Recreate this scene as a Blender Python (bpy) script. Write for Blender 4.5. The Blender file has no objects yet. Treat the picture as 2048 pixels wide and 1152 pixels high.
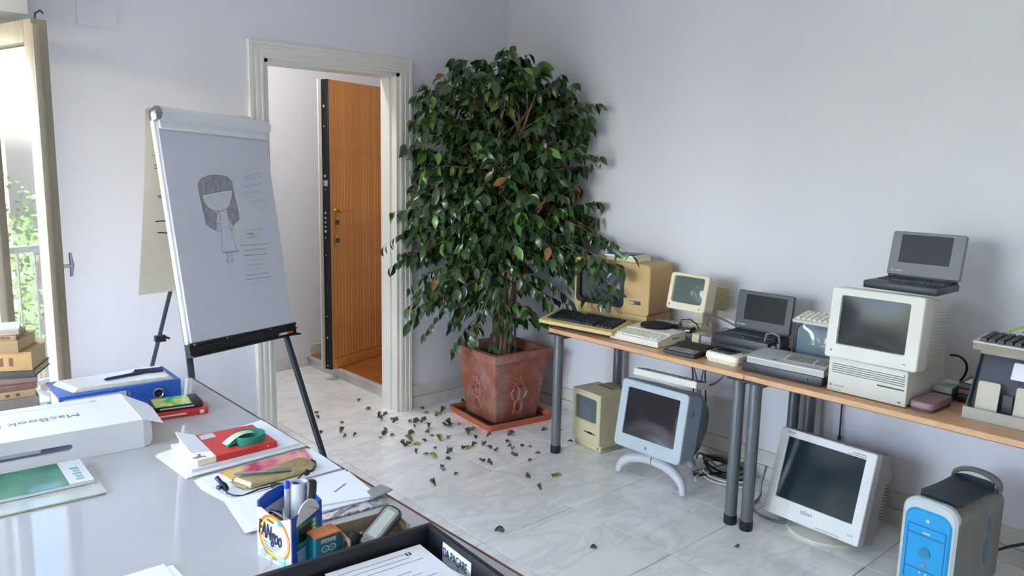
import bpy, bmesh, math, random
from mathutils import Matrix, Vector
R = math.radians
random.seed(7)
SC = bpy.context.scene
COL = SC.collection

# ------------------------------------------------------------------ camera
CAM = Vector((-3.6027, -4.1043, 1.6078))
YAW, PITCH, ROLL, F = 0.8384, 0.1577, 0.0215, 1541.4
fw = Vector((math.cos(YAW)*math.cos(PITCH), math.sin(YAW)*math.cos(PITCH), -math.sin(PITCH)))
rt = Vector((math.sin(YAW), -math.cos(YAW), 0)); up = rt.cross(fw)
r2 = math.cos(ROLL)*rt + math.sin(ROLL)*up; u2 = -math.sin(ROLL)*rt + math.cos(ROLL)*up
cd = bpy.data.cameras.new('camera'); cam = bpy.data.objects.new('camera', cd); COL.objects.link(cam)
cam.matrix_world = Matrix(((r2.x, u2.x, -fw.x, CAM.x), (r2.y, u2.y, -fw.y, CAM.y), (r2.z, u2.z, -fw.z, CAM.z), (0, 0, 0, 1)))
cd.sensor_width = 36; cd.lens = F/2048*36; cd.clip_start = 0.05
SC.camera = cam

# ------------------------------------------------------------------ sky, lights, exposure
SKY = 2.3
w = bpy.data.worlds.new('World'); SC.world = w; w.use_nodes = True
nt = w.node_tree; bg = nt.nodes['Background']
sky = nt.nodes.new('ShaderNodeTexSky'); sky.sky_type = 'NISHITA'; sky.sun_disc = False
sky.sun_elevation = R(48); sky.sun_rotation = R(200); sky.air_density = 1.0; sky.dust_density = 3.0; sky.ozone_density = 1.0
nt.links.new(sky.outputs[0], bg.inputs[0]); bg.inputs[1].default_value = SKY
VS = SC.view_settings
VS.view_transform = 'Standard'; VS.look = 'None'; VS.gamma = 1.0; VS.use_curve_mapping = False
VS.exposure = 1.25
SC.cycles.max_bounces = 10; SC.cycles.diffuse_bounces = 6; SC.cycles.glossy_bounces = 5; SC.cycles.transparent_max_bounces = 12
SC.cycles.caustics_reflective = False; SC.cycles.caustics_refractive = False
SC.cycles.sample_clamp_indirect = 8

def area(name, loc, rot, sx, sy, power, portal=False, col=(1, 1, 1)):
    l = bpy.data.lights.new(name, 'AREA'); l.shape = 'RECTANGLE'; l.size = sx; l.size_y = sy; l.energy = power; l.color = col
    if portal: l.cycles.is_portal = True
    o = bpy.data.objects.new(name, l); COL.objects.link(o); o.location = loc; o.rotation_euler = rot
    return o
# portals: guide the sampling of the sky through the real window openings (they emit nothing themselves)
area('window_portal', (-3.83, 0.10, 1.22), (R(-90), 0, 0), 1.56, 2.2, 1, True)
area('window_portal', (-6.05, -1.6, 1.25), (0, R(-90), 0), 2.3, 2.0, 1, True)
sl = bpy.data.lights.new('sun', 'SUN'); sl.energy = 11; sl.angle = R(.6); sl.color = (1, .96, .9); so = bpy.data.objects.new('sun', sl); COL.objects.link(so); so.rotation_euler = Vector((-.74, -.42, -.62)).to_track_quat('-Z', 'Y').to_euler()   # falls through the french window onto the floor out of view

# ------------------------------------------------------------------ helpers
def lin(c): return c/12.92 if c <= 0.04045 else ((c+0.055)/1.055)**2.4
def H(h):
    h = h.lstrip('#'); return tuple(lin(int(h[i:i+2], 16)/255) for i in (0, 2, 4)) + (1,)

def M(name, col, rough=.5, metal=0.0, spec=.5, var=.06, vs=9, bump=0.0, bs=80, coat=0.0, stretch=(1, 1, 1), island=0.0, trans=0.0, alpha=1.0):
    m = bpy.data.materials.new(name); m.use_nodes = True; n = m.node_tree.nodes; l = m.node_tree.links
    p = n['Principled BSDF']; c = H(col) if isinstance(col, str) else tuple(col)+(1,)
    p.inputs['Roughness'].default_value = rough; p.inputs['Metallic'].default_value = metal
    p.inputs['Specular IOR Level'].default_value = spec; p.inputs['Coat Weight'].default_value = coat
    if coat: p.inputs['Coat Roughness'].default_value = .05
    tc = n.new('ShaderNodeTexCoord'); mp = n.new('ShaderNodeMapping'); mp.inputs['Scale'].default_value = stretch
    l.new(tc.outputs['Object'], mp.inputs[0])
    nz = n.new('ShaderNodeTexNoise'); nz.inputs['Scale'].default_value = vs; nz.inputs['Detail'].default_value = 5
    l.new(mp.outputs[0], nz.inputs['Vector'])
    rp = n.new('ShaderNodeMapRange'); rp.inputs[1].default_value = .3; rp.inputs[2].default_value = .7
    rp.inputs[3].default_value = 1-var; rp.inputs[4].default_value = 1+var
    l.new(nz.outputs['Fac'], rp.inputs[0])
    mx = n.new('ShaderNodeMix'); mx.data_type = 'RGBA'; mx.blend_type = 'MULTIPLY'; mx.inputs[0].default_value = 1
    mx.inputs[6].default_value = c; l.new(rp.outputs[0], mx.inputs[7]); out = mx.outputs[2]
    if island:
        g = n.new('ShaderNodeNewGeometry'); oi = n.new('ShaderNodeObjectInfo')
        ad = n.new('ShaderNodeMath'); ad.operation = 'ADD'; l.new(g.outputs['Random Per Island'], ad.inputs[0]); l.new(oi.outputs['Random'], ad.inputs[1])
        fr = n.new('ShaderNodeMath'); fr.operation = 'FRACT'; l.new(ad.outputs[0], fr.inputs[0])
        r3 = n.new('ShaderNodeMapRange'); r3.inputs[3].default_value = 1-island; r3.inputs[4].default_value = 1+island; l.new(fr.outputs[0], r3.inputs[0])
        m2 = n.new('ShaderNodeMix'); m2.data_type = 'RGBA'; m2.blend_type = 'MULTIPLY'; m2.inputs[0].default_value = 1
        l.new(out, m2.inputs[6]); l.new(r3.outputs[0], m2.inputs[7]); out = m2.outputs[2]
    l.new(out, p.inputs['Base Color'])
    if bump:
        b2 = n.new('ShaderNodeTexNoise'); b2.inputs['Scale'].default_value = bs; l.new(mp.outputs[0], b2.inputs['Vector'])
        bp = n.new('ShaderNodeBump'); bp.inputs['Strength'].default_value = bump; bp.inputs['Distance'].default_value = .01
        l.new(b2.outputs['Fac'], bp.inputs['Height']); l.new(bp.outputs[0], p.inputs['Normal'])
    return m

def PRINT(name, cols, scale=6, rough=.3, dist=1.5, stretch=(1, 1, 1)):
    """flat printed picture: patches of ink colours"""
    m = bpy.data.materials.new(name); m.use_nodes = True; n = m.node_tree.nodes; l = m.node_tree.links
    p = n['Principled BSDF']; p.inputs['Roughness'].default_value = rough
    tc = n.new('ShaderNodeTexCoord'); mp = n.new('ShaderNodeMapping'); mp.inputs['Scale'].default_value = stretch; l.new(tc.outputs['Object'], mp.inputs[0])
    nz = n.new('ShaderNodeTexNoise'); nz.inputs['Scale'].default_value = scale; nz.inputs['Detail'].default_value = 3; nz.inputs['Distortion'].default_value = dist
    l.new(mp.outputs[0], nz.inputs['Vector'])
    cr = n.new('ShaderNodeValToRGB'); l.new(nz.outputs['Fac'], cr.inputs[0]); e = cr.color_ramp.elements
    k = len(cols)
    while len(e) < k: e.new(.5)
    for i, c in enumerate(cols): e[i].position = .3+.4*i/max(1, k-1); e[i].color = H(c)
    l.new(cr.outputs[0], p.inputs['Base Color']); return m

class B:
    """collects shapes and links them as ONE mesh object"""
    def __init__(s, xf=None): s.bm = bmesh.new(); s.xf = xf; s.mi = 0
    def _new(s, verts, faces):
        vs = [s.bm.verts.new(v) for v in verts]
        for f in faces:
            try: s.bm.faces.new([vs[i] for i in f]).material_index = s.mi
            except ValueError: pass
        return vs
    def box(s, x0, x1, y0, y1, z0, z1, bev=0, seg=2, taper=None):
        t = bmesh.new(); bmesh.ops.create_cube(t, size=1)
        for v in t.verts:
            v.co = Vector(((x0+x1)/2+v.co.x*(x1-x0), (y0+y1)/2+v.co.y*(y1-y0), (z0+z1)/2+v.co.z*(z1-z0)))
        if bev: bmesh.ops.bevel(t, geom=list(t.edges), offset=bev, segments=seg, affect='EDGES', profile=.5)
        return s.take(t)
    def take(s, t, m=None):
        t.verts.ensure_lookup_table(); off = {}
        for v in t.verts: off[v] = s.bm.verts.new(m @ v.co if m else v.co)
        for f in t.faces:
            try: s.bm.faces.new([off[v] for v in f.verts]).material_index = s.mi
            except ValueError: pass
        t.free(); return s
    def obox(s, c, size, m3, bev=0):
        t = B(); t.box(-size[0]/2, size[0]/2, -size[1]/2, size[1]/2, -size[2]/2, size[2]/2, bev)
        s.take(t.bm, Matrix.Translation(c) @ m3.to_4x4()); return s
    def loft(s, loops, cap0=True, cap1=True, closed=True):
        n = len(loops[0]); V = [[s.bm.verts.new(p) for p in L] for L in loops]
        for a, b in zip(V, V[1:]):
            for i in range(n if closed else n-1):
                j = (i+1) % n
                try: s.bm.faces.new((a[i], a[j], b[j], b[i])).material_index = s.mi
                except ValueError: pass
        if cap0: s.bm.faces.new(V[0][::-1]).material_index = s.mi
        if cap1: s.bm.faces.new(V[-1]).material_index = s.mi
        return s
    def cyl(s, p0, p1, r0, r1=None, n=16, cap=True):
        return s.tube([p0, p1], [r0, r0 if r1 is None else r1], n, cap)
    def tube(s, pts, r, n=8, cap=True):
        pts = [Vector(p) for p in pts]; k = len(pts); loops = []; nrm = None
        for i, p in enumerate(pts):
            d = (pts[min(i+1, k-1)]-pts[max(i-1, 0)])
            if d.length < 1e-9: d = Vector((0, 0, 1))
            d.normalize()
            if nrm is None: nrm = d.orthogonal().normalized()
            nrm = (nrm-d*nrm.dot(d))
            nrm = nrm.normalized() if nrm.length > 1e-6 else d.orthogonal().normalized()
            b = d.cross(nrm); rr_ = r[i] if isinstance(r, (list, tuple)) else r
            loops.append([p+rr_*(math.cos(2*math.pi*j/n)*nrm+math.sin(2*math.pi*j/n)*b) for j in range(n)])
        return s.loft(loops, cap, cap)
    def prism(s, pts, axis, a, b):
        f = {'x': lambda p, t: (t, p[0], p[1]), 'y': lambda p, t: (p[0], t, p[1]), 'z': lambda p, t: (p[0], p[1], t)}[axis]
        return s.loft([[f(p, a) for p in pts], [f(p, b) for p in pts]])
    def quad(s, *p): s._new(p, [tuple(range(len(p)))]); return s
    def slab(s, pts, z0, z1):
        """flat polygon (x, y) with thickness"""
        return s.loft([[(x, y, z0) for x, y in pts], [(x, y, z1) for x, y in pts]])
    def build(s, name, mats, parent=None, world=False, loc=None, sharp=38, kind=None, label=None, rot=None):
        bm = s.bm
        if s.xf: bm.transform(s.xf)
        bmesh.ops.recalc_face_normals(bm, faces=bm.faces[:])
        me = bpy.data.meshes.new(name); bm.to_mesh(me); bm.free()
        for m in (mats if isinstance(mats, (list, tuple)) else [mats]): me.materials.append(m)
        for p in me.polygons: p.use_smooth = True
        me.set_sharp_from_angle(angle=R(sharp))
        o = bpy.data.objects.new(name, me); COL.objects.link(o)
        if parent:
            o.parent = parent
            if world: me.transform(full(parent).inverted())
        if loc is not None:
            o.location = loc
            if world: me.transform(Matrix.Translation(-Vector(loc)))
        if rot is not None: o.rotation_euler = rot
        if kind: o['kind'] = kind
        if label: o['label'] = label
        return o
def full(o):
    m = o.matrix_basis.copy()
    return full(o.parent) @ m if o.parent else m

def thing(name, label, cat, loc=(0, 0, 0), yaw=0, group=None, kind=None):
    o = bpy.data.objects.new(name, None); COL.objects.link(o); o.empty_display_size = .05
    o.location = loc; o.rotation_euler = (0, 0, R(yaw))
    if label: o['label'] = label
    if cat: o['category'] = cat
    if group: o['group'] = group
    if kind: o['kind'] = kind
    return o
def tag(o, label, cat, group=None):
    o['label'] = label; o['category'] = cat
    if group: o['group'] = group
    return o
def dup(o, parent=None):
    c = o.copy(); COL.objects.link(c)
    if parent: c.parent = parent
    for ch in list(o.children): dup(ch, c)
    return c
def struct(o): o['kind'] = 'structure'; return o

def rr(w, h, r, k=5, cx=0, cz=0):
    """rounded rectangle loop of (u, v)"""
    r = max(min(r, w/2-1e-4, h/2-1e-4), 1e-4); out = []
    for (sx, sz, a0) in ((1, 1, 0), (-1, 1, 90), (-1, -1, 180), (1, -1, 270)):
        for i in range(k+1):
            a = R(a0+90*i/k); out.append((cx+sx*(w/2-r)+r*math.cos(a), cz+sz*(h/2-r)+r*math.sin(a)))
    return out
def L2(loop, y): return [(u, y, v) for u, v in loop]
def bezel(b, W, Hh, Ro, w_, h_, Ri, cx, cz, y0, din, dout, e=.004, k=5):
    """front frame with an opening: outer rounded rectangle centred (0, Hh/2), opening centred (cx, cz)"""
    oc = Hh/2
    b.loft([L2(rr(W, Hh, Ro, k, 0, oc), y0+dout), L2(rr(W, Hh, Ro, k, 0, oc), y0+e), L2(rr(W-2*e, Hh-2*e, max(Ro-e, .001), k, 0, oc), y0),
            L2(rr(w_, h_, Ri, k, cx, cz), y0), L2(rr(w_-.4*din, h_-.4*din, Ri, k, cx, cz), y0+din)], False, False)
def glass_face(b, w_, h_, r, cx, cz, y, bulge, k=5):
    nx, nz = 18, 14; G = []
    for j in range(nz+1):
        row = []
        for i in range(nx+1):
            a, c = -1+2*i/nx, -1+2*j/nz; u, v = a*w_/2, c*h_/2
            ex, ez = abs(u)-(w_/2-r), abs(v)-(h_/2-r)
            if ex > 0 and ez > 0:
                d = math.hypot(ex, ez)
                if d > r: u = math.copysign(w_/2-r+ex*r/d, u); v = math.copysign(h_/2-r+ez*r/d, v)
            row.append((cx+u, y-bulge*(1-a*a)*(1-c*c), cz+v))
        G.append(row)
    b.loft(G, False, False, closed=False)
def keys(b, rows, x0, x1, y0, y1, zf, h=.006, gap=.0035, widths=None, tap=.003):
    """rows of keycaps from y0 (front) to y1 (back); zf(y) is the height they stand on"""
    dy = (y1-y0)/len(rows)
    for ri, row in enumerate(rows):
        tot = sum(row); x = x0; ya = y0+ri*dy+gap/2; yb = y0+(ri+1)*dy-gap/2
        for kw in row:
            wk = abs(kw)*(x1-x0)/sum(abs(q) for q in row)
            if kw > 0:
                xa, xb = x+gap/2, x+wk-gap/2
                za, zb = zf(ya), zf(yb)
                b._new([(xa, ya, za), (xb, ya, za), (xb, yb, zb), (xa, yb, zb),
                        (xa+tap, ya+tap, za+h), (xb-tap, ya+tap, za+h), (xb-tap, yb-tap, zb+h), (xa+tap, yb-tap, zb+h)],
                       [(4, 5, 6, 7), (0, 1, 5, 4), (1, 2, 6, 5), (2, 3, 7, 6), (3, 0, 4, 7)])
            x += wk
ROWS = [[1.5, 1, 7, 1, 1.5, 1], [1.6] + [1]*10 + [2.2], [1.4] + [1]*11 + [1.2], [1.2] + [1]*12 + [1], [1]*14]
def text(s, size, mat, parent, loc, rot=(0, 0, 0), sx=1.0, name='lettering', align='LEFT', depth=.0004, m4=None, shear=0, bold=0):
    c = bpy.data.curves.new(name, 'FONT'); c.body = s; c.size = size; c.extrude = depth; c.align_x = align; c.shear = shear; c.offset = bold; c.resolution_u = 3
    t = bpy.data.objects.new(name, c); me = bpy.data.meshes.new_from_object(t); bpy.data.objects.remove(t)
    me.transform(Matrix.Diagonal((sx, 1, 1, 1)))
    if m4 is not None: me.transform(m4)
    me.materials.clear(); me.materials.append(mat)
    o = bpy.data.objects.new(name, me); COL.objects.link(o); o.parent = parent; o.location = loc; o.rotation_euler = rot
    return o
def stroke(b, pts, w_, f):
    """flat ink line: 2-D points carried into 3-D by f(u, v)"""
    for (a, c) in zip(pts, pts[1:]):
        dx, dy = c[0]-a[0], c[1]-a[1]; L = math.hypot(dx, dy)
        if L < 1e-6: continue
        nx, ny = -dy/L*w_/2, dx/L*w_/2
        b.quad(f(a[0]-nx, a[1]-ny), f(c[0]-nx, c[1]-ny), f(c[0]+nx, c[1]+ny), f(a[0]+nx, a[1]+ny))
def arc(cx, cy, rx, ry, a0, a1, n=12): return [(cx+rx*math.cos(R(a0+(a1-a0)*i/n)), cy+ry*math.sin(R(a0+(a1-a0)*i/n))) for i in range(n+1)]
def tiltm(deg, y=0, z=0): return Matrix.Translation((0, y, z)) @ Matrix.Rotation(R(-deg), 4, 'X') @ Matrix.Translation((0, -y, -z))

# ------------------------------------------------------------------ materials
WALL = M('wall_paint', '#DBDADE', .85, var=.012, vs=1.5, bump=.04, bs=220)
WHITEP = M('white_gloss_paint', '#D9D6CC', .35, var=.04, vs=5)
CEIL = M('ceiling_paint', '#F0EFED', .9, var=.01)
OLDPAINT = M('worn_cream_paint', '#978B78', .45, var=.10, vs=14, stretch=(1, 1, .2))
MBASE = M('baseboard_marble', '#C9C6C0', .25, var=.14, vs=7)
BLACK = M('black_plastic', '#15161A', .4, var=.05)
BLACKM = M('black_metal', '#17181B', .35, metal=.3)
CHROME = M('chrome', '#C8C8C8', .18, metal=1)
BRASS = M('brass', '#C9A24A', .22, metal=1)
STEEL = M('grey_painted_steel', '#63676A', .30, metal=.25, var=.05)
DSTEEL = M('dark_steel', '#3B4048', .35, metal=.4)
PAPER = M('white_paper', '#E6E6EA', .7, var=.015)
PAPERC = M('cream_paper', '#F2E8D2', .75, var=.02)
INK = M('pencil_grey', '#74747C', .8, var=.2, vs=60)
INKL = M('pencil_light', '#A0A0A8', .8, var=.15, vs=60)
HAIR = M('pencil_shading', '#97979F', .85, var=.30, vs=30, stretch=(6, 1, 1))
INKD = M('print_ink', '#2A2A30', .6)
INKM = M('print_grey', '#8E8E96', .7)
WOODCUT = None
# ================================================================== ROOM
def marble(name, base, vein, rough, warm=None):
    m = bpy.data.materials.new(name); m.use_nodes = True; n = m.node_tree.nodes; l = m.node_tree.links; p = n['Principled BSDF']
    p.inputs['Roughness'].default_value = rough; p.inputs['Specular IOR Level'].default_value = .8
    tc = n.new('ShaderNodeTexCoord'); oi = n.new('ShaderNodeObjectInfo')
    va = n.new('ShaderNodeVectorMath'); va.operation = 'ADD'; mu = n.new('ShaderNodeVectorMath'); mu.operation = 'SCALE'
    cb = n.new('ShaderNodeCombineXYZ'); l.new(oi.outputs['Random'], cb.inputs[0]); l.new(oi.outputs['Random'], cb.inputs[1]); l.new(oi.outputs['Random'], cb.inputs[2])
    l.new(cb.outputs[0], mu.inputs[0]); mu.inputs[3].default_value = 40
    l.new(tc.outputs['Object'], va.inputs[0]); l.new(mu.outputs[0], va.inputs[1])
    mp = n.new('ShaderNodeMapping'); mp.inputs['Scale'].default_value = (1, 2.4, 1); mp.inputs['Rotation'].default_value = (0, 0, .5); l.new(va.outputs[0], mp.inputs[0])
    nz = n.new('ShaderNodeTexNoise'); nz.inputs['Scale'].default_value = 2.6; nz.inputs['Detail'].default_value = 8; nz.inputs['Distortion'].default_value = .7; nz.inputs['Roughness'].default_value = .62
    l.new(mp.outputs[0], nz.inputs['Vector'])
    cr = n.new('ShaderNodeValToRGB'); l.new(nz.outputs['Fac'], cr.inputs[0]); e = cr.color_ramp.elements
    e[0].position = .30; e[0].color = H(base); e[1].position = .75; e[1].color = H(base)
    a = e.new(.45); a.color = H(base); a = e.new(.52); a.color = H(vein); a = e.new(.60); a.color = H(base)
    n2 = n.new('ShaderNodeTexNoise'); n2.inputs['Scale'].default_value = 1.2; n2.inputs['Detail'].default_value = 3; l.new(va.outputs[0], n2.inputs['Vector'])
    mr = n.new('ShaderNodeMapRange'); mr.inputs[1].default_value = .35; mr.inputs[2].default_value = .65; mr.inputs[3].default_value = .95; mr.inputs[4].default_value = 1.03; l.new(n2.outputs['Fac'], mr.inputs[0])
    mx = n.new('ShaderNodeMix'); mx.data_type = 'RGBA'; mx.blend_type = 'MULTIPLY'; mx.inputs[0].default_value = 1
    l.new(cr.outputs[0], mx.inputs[6]); l.new(mr.outputs[0], mx.inputs[7]); l.new(mx.outputs[2], p.inputs['Base Color'])
    return m
TILE = marble('white_marble_tile', '#FBFAF8', '#ECEBEA', .12)
GROUT = M('grout', '#85837F', .8)
def wood(name, c1, c2, rough, stretch, scale=5, rnd=.12):
    m = M(name, c1, rough, var=.10, vs=scale, stretch=stretch, island=rnd)
    n = m.node_tree.nodes; l = m.node_tree.links
    wv = n.new('ShaderNodeTexNoise'); wv.inputs['Scale'].default_value = scale*2.2; wv.inputs['Detail'].default_value = 8; wv.inputs['Distortion'].default_value = .6
    mp = [q for q in n if q.type == 'MAPPING'][0]; l.new(mp.outputs[0], wv.inputs['Vector'])
    cr = n.new('ShaderNodeValToRGB'); cr.color_ramp.elements[0].position = .35; cr.color_ramp.elements[1].position = .68
    cr.color_ramp.elements[0].color = H(c2); cr.color_ramp.elements[1].color = H(c1); l.new(wv.outputs['Fac'], cr.inputs[0])
    mx = [q for q in n if q.type == 'MIX'][0]; l.new(cr.outputs[0], mx.inputs[6])
    return m
DOORWOOD = wood('entrance_door_wood', '#DB9850', '#C67F3A', .33, (14, 14, .7), 3)
PARQ = wood('parquet', '#B87438', '#8A4E20', .3, (3, 14, 3), 3)
BEECH = wood('beech_laminate', '#D3A67C', '#C3956A', .38, (12, 1, 12), 4, .02)
REDWOOD = wood('reddish_wood_edge', '#7A4A40', '#5E352E', .4, (9, 1, 9), 5, .02)

# floor: grout bed with marble tiles as pieces
X0, X1, Y0, Y1 = -6.0, 0.0, -6.5, 1.40
flo = struct(B().box(X0-.1, X1+.1, Y0-.1, .14, -.14, -.004).box(-3.1, X1+.1, .14, Y1+.1, -.14, -.004).build('floor', GROUT))
TX, TY, TS, TT = -1.5965, -1.1503, .5434, .5792
gap = .0017; tmesh = {}
ix0 = math.floor((X0-TX)/TS); iy0 = math.floor((Y0-TY)/TT)
for ix in range(ix0, ix0+14):
    for iy in range(iy0, iy0+16):
        xa, xb = max(TX+ix*TS, X0)+gap, min(TX+(ix+1)*TS, X1)-gap
        ya, yb = max(TY+iy*TT, Y0)+gap, min(TY+(iy+1)*TT, Y1)-gap
        if xb-xa < .01 or yb-ya < .01: continue
        if ya > -.2 and xb < -3.0: yb = min(yb, .13)
        if yb-ya < .01: continue
        key = (round(xb-xa, 3), round(yb-ya, 3))
        if key in tmesh:
            o = bpy.data.objects.new('tile', tmesh[key]); COL.objects.link(o)
        else:
            o = B().box(-(xb-xa)/2, (xb-xa)/2, -(yb-ya)/2, (yb-ya)/2, -.012, 0, .0012, 1).build('tile', TILE); tmesh[key] = o.data
        o.parent = flo; o.location = ((xa+xb)/2, (ya+yb)/2, 0)

ZC = 3.0
DX0, DX1, DZ = -1.754, -.886, 2.150     # doorway in the left wall
WX0, WX1, WZ0, WZ1 = -4.62, -3.04, .10, 2.165
b = B()
b.box(DX1, .15, 0, .14, 0, ZC); b.box(DX0, DX1, 0, .14, DZ, ZC); b.box(WX1, DX0, 0, .14, 0, ZC)
b.box(WX0, WX1, 0, .14, WZ1, ZC); b.box(WX0, WX1, 0, .14, 0, WZ0); b.box(X0-.15, WX0, 0, .14, 0, ZC)
struct(b.build('wall_left', WALL))
struct(B().box(0, .15, Y0-.15, Y1+.15, 0, ZC).build('wall_right', WALL))
b = B()   # wall with the second window, out of view
b.box(X0-.15, X0, Y0, -2.6, 0, ZC); b.box(X0-.15, X0, -.6, 0, 0, ZC); b.box(X0-.15, X0, -2.6, -.6, 0, .1); b.box(X0-.15, X0, -2.6, -.6, 2.4, ZC)
struct(b.build('wall_back', WALL))
struct(B().box(X0-.15, 0, Y0-.15, Y0, 0, ZC).build('wall_front', WALL))
struct(B().box(X0-.2, .2, Y0-.2, Y1+.2, ZC, ZC+.1).build('ceiling', CEIL))
b = B(); b.box(-3.2, .15, Y1, Y1+.12, 0, ZC); b.box(-3.2, -3.04, .14, Y1, 0, ZC)
struct(b.build('wall_hall', WALL))
# unseen ceiling lamp added to brighten the hall, above the doorway's sight line
b = B(); b.cyl((-1.6, .55, 2.93), (-1.6, .55, 3.0), .16, .16, 28)
o = b.build('added_ceiling_light', M('opal_shade', '#F4F0E6', .4)); tag(o, 'added unseen round opal ceiling light in the hall beyond the doorway', 'ceiling light')
area('added_hall_lamp', (-1.6, .55, 2.915), (0, 0, 0), .28, .28, 9, col=(1, .98, .95))

def base(b, p0, p1, nrm, mi_low=1):
    """two-tier skirting along a wall"""
    (x0, y0), (x1, y1) = p0, p1
    def slab(d, z0, z1):
        xs = sorted((x0, x1)); ys = sorted((y0, y1))
        if nrm[0]: xs = sorted((x0, x0+nrm[0]*d))
        if nrm[1]: ys = sorted((y0, y0+nrm[1]*d))
        b.box(xs[0], xs[1], ys[0], ys[1], z0, z1, .002, 1)
    b.mi = 0; slab(.013, .076, .155); b.mi = mi_low; slab(.018, 0, .074); b.mi = 0
CREAMB = M('baseboard_paint', '#CBC7BC', .4, var=.05)
b = B(); base(b, (DX1+.09, 0), (-.018, 0), (0, -1)); base(b, (WX1+.05, 0), (DX0-.092, 0), (0, -1)); struct(b.build('baseboard_left', [CREAMB, MBASE]))
b = B(); base(b, (0, Y0), (0, -.001), (-1, 0)); struct(b.build('baseboard_right', [CREAMB, MBASE]))
b = B(); b.box(-3.0, -.83, Y1-.015, Y1, 0, .09, .002, 1); b.box(-.80, -.001, Y1-.015, Y1, .085, .175, .002, 1); struct(b.build('baseboard_hall', MBASE))

# doorway trim (fluted casing): jambs and head
def casing(profile, axis, a, bq, place):
    q = B(); q.loft([[place(u, v, a) for u, v in profile], [place(u, v, bq) for u, v in profile]]); return q
CW = .092
prof = [(0, 0), (0, .020), (.006, .024), (.016, .024), (.018, .021), (.034, .021), (.036, .024), (.050, .024), (.052, .021), (.066, .021), (.068, .026), (CW-.006, .026), (CW, .020), (CW, 0)]
t1 = thing('trim_1', None, None, (-1.32, 0, 0), 0, kind='structure')
casing(prof, 'z', 0, DZ, lambda u, v, z: (DX1+u, -v, z)).build('right_jamb', WHITEP, t1, True)
casing(prof, 'z', 0, DZ, lambda u, v, z: (DX0-u, -v, z)).build('left_jamb', WHITEP, t1, True)
q = B(); q.loft([[(DX0-u, -v, DZ+u) for u, v in prof], [(DX1+u, -v, DZ+u) for u, v in prof]]); q.build('head', WHITEP, t1, True)
q = B()
for (u0, u1) in ((DX0, DX1),):
    q.loft([[(DX0-u, -v, DZ) for u, v in prof], [(DX0-u, -v, DZ+u) for u, v in prof]]); q.loft([[(DX1+u, -v, DZ) for u, v in prof], [(DX1+u, -v, DZ+u) for u, v in prof]])
q.build('head_corner', WHITEP, t1, True)
q = B(); q.box(DX0, DX0+.022, -.012, .15, 0, DZ); q.box(DX1-.022, DX1, -.012, .15, 0, DZ); q.box(DX0, DX1, -.012, .15, DZ-.02, DZ)
q.box(DX0+.022, DX0+.034, .05, .15, 0, DZ-.02); q.box(DX1-.034, DX1-.022, .05, .15, 0, DZ-.02)
q.build('jamb_lining', WHITEP, t1, True)

# step up to the entrance
st = thing('trim_2', None, None, (-.4, .7, 0), 0, kind='structure')
B().box(-.81, 0, .142, Y1-.001, 0, .066).build('riser_slab', MBASE, st, True)
B().box(-.825, 0, .142, Y1-.001, .066, .082, .003).build('tread_edge', MBASE, st, True)
for i in range(7):
    B().box(-.80+i*.11, -.80+(i+1)*.11-.001, .15, Y1-.018, .082, .088, .001, 1).build('plank', PARQ, st, True)

# armoured entrance door, open
dr = thing('door_1', None, None, (-.889, .882, .09), 18.5, kind='structure')   # local x runs from free edge to hinge, front faces -y
LW, LH, LT = .85, 2.085, .058
B().box(.006, LW, .006, LT, 0, LH, .002, 1).build('leaf_core', BLACKM, dr)
B().box(-.006, .006, -.004, LT, .0, LH, .002, 1).build('lock_edge_plate', BLACKM, dr)
B().box(-.034, LW, LT, LT+.012, 0, LH, .003).build('outer_panel', WHITEP, dr)
nS = 24; x = .036
B().box(.006, .034, -.004, .006, 0, LH, .002, 1).build('stile', DOORWOOD, dr)
B().box(.034, LW, -.004, .006, 0, .075, .002, 1).build('bottom_rail', DOORWOOD, dr)
sm = None
sw = (LW-.036)/nS
for i in range(nS):
    if sm is None:
        o = B().box(0, sw-.0020, -.004, .005, .078, LH, .0015, 1).build('slat', DOORWOOD, dr); sm = o.data
    else:
        o = bpy.data.objects.new('slat', sm); COL.objects.link(o); o.parent = dr
    o.location = (.036+i*sw, 0, 0)
q = B(); q.cyl((.064, -.004, 1.165), (.064, -.016, 1.165), .026, .022, 20); q.tube([(.064, -.012, 1.165), (.064, -.05, 1.165), (.075, -.058, 1.165), (.12, -.056, 1.167), (.185, -.052, 1.17)], [.009, .009, .010, .009, .007], 10)
q.build('handle', BRASS, dr)
for z in (1.085, .955):
    q = B(); q.loft([[(.064+u, -.004, z+v) for u, v in rr(.048, .084, .02)], [(.064+u, -.010, z+v) for u, v in rr(.048, .084, .02)], [(.064+u*.85, -.013, z+v*.9) for u, v in rr(.048, .084, .02)]])
    lp = q.build('lock_plate', BRASS, dr)
    q = B(); q.cyl((.064, -.013, z), (.064, -.018, z), .019, .019, 18); q.build('cylinder_lock', DSTEEL, lp)
q = B(); q.cyl((.55, -.004, 1.58), (.55, -.012, 1.58), .008, .008, 12); q.build('peephole', CHROME, dr)
bolt = None
for z, r_ in ((1.90, .010), (1.76, .006), (1.415, .010), (1.32, .005), (1.153, .009), (1.118, .009), (1.086, .009), (1.055, .009), (1.022, .012), (.975, .007), (.85, .005), (.40, .006), (.24, .010), (.03, .007)):
    q = B(); q.cyl((-.006, .026, z), (-.014, .026, z), r_, r_*.9, 12); q.build('bolt', CHROME, dr)
q = B(); q.box(-.0075, -.006, .006, .046, 1.345, 1.385); q.build('latch_plate', CHROME, dr)

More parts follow.
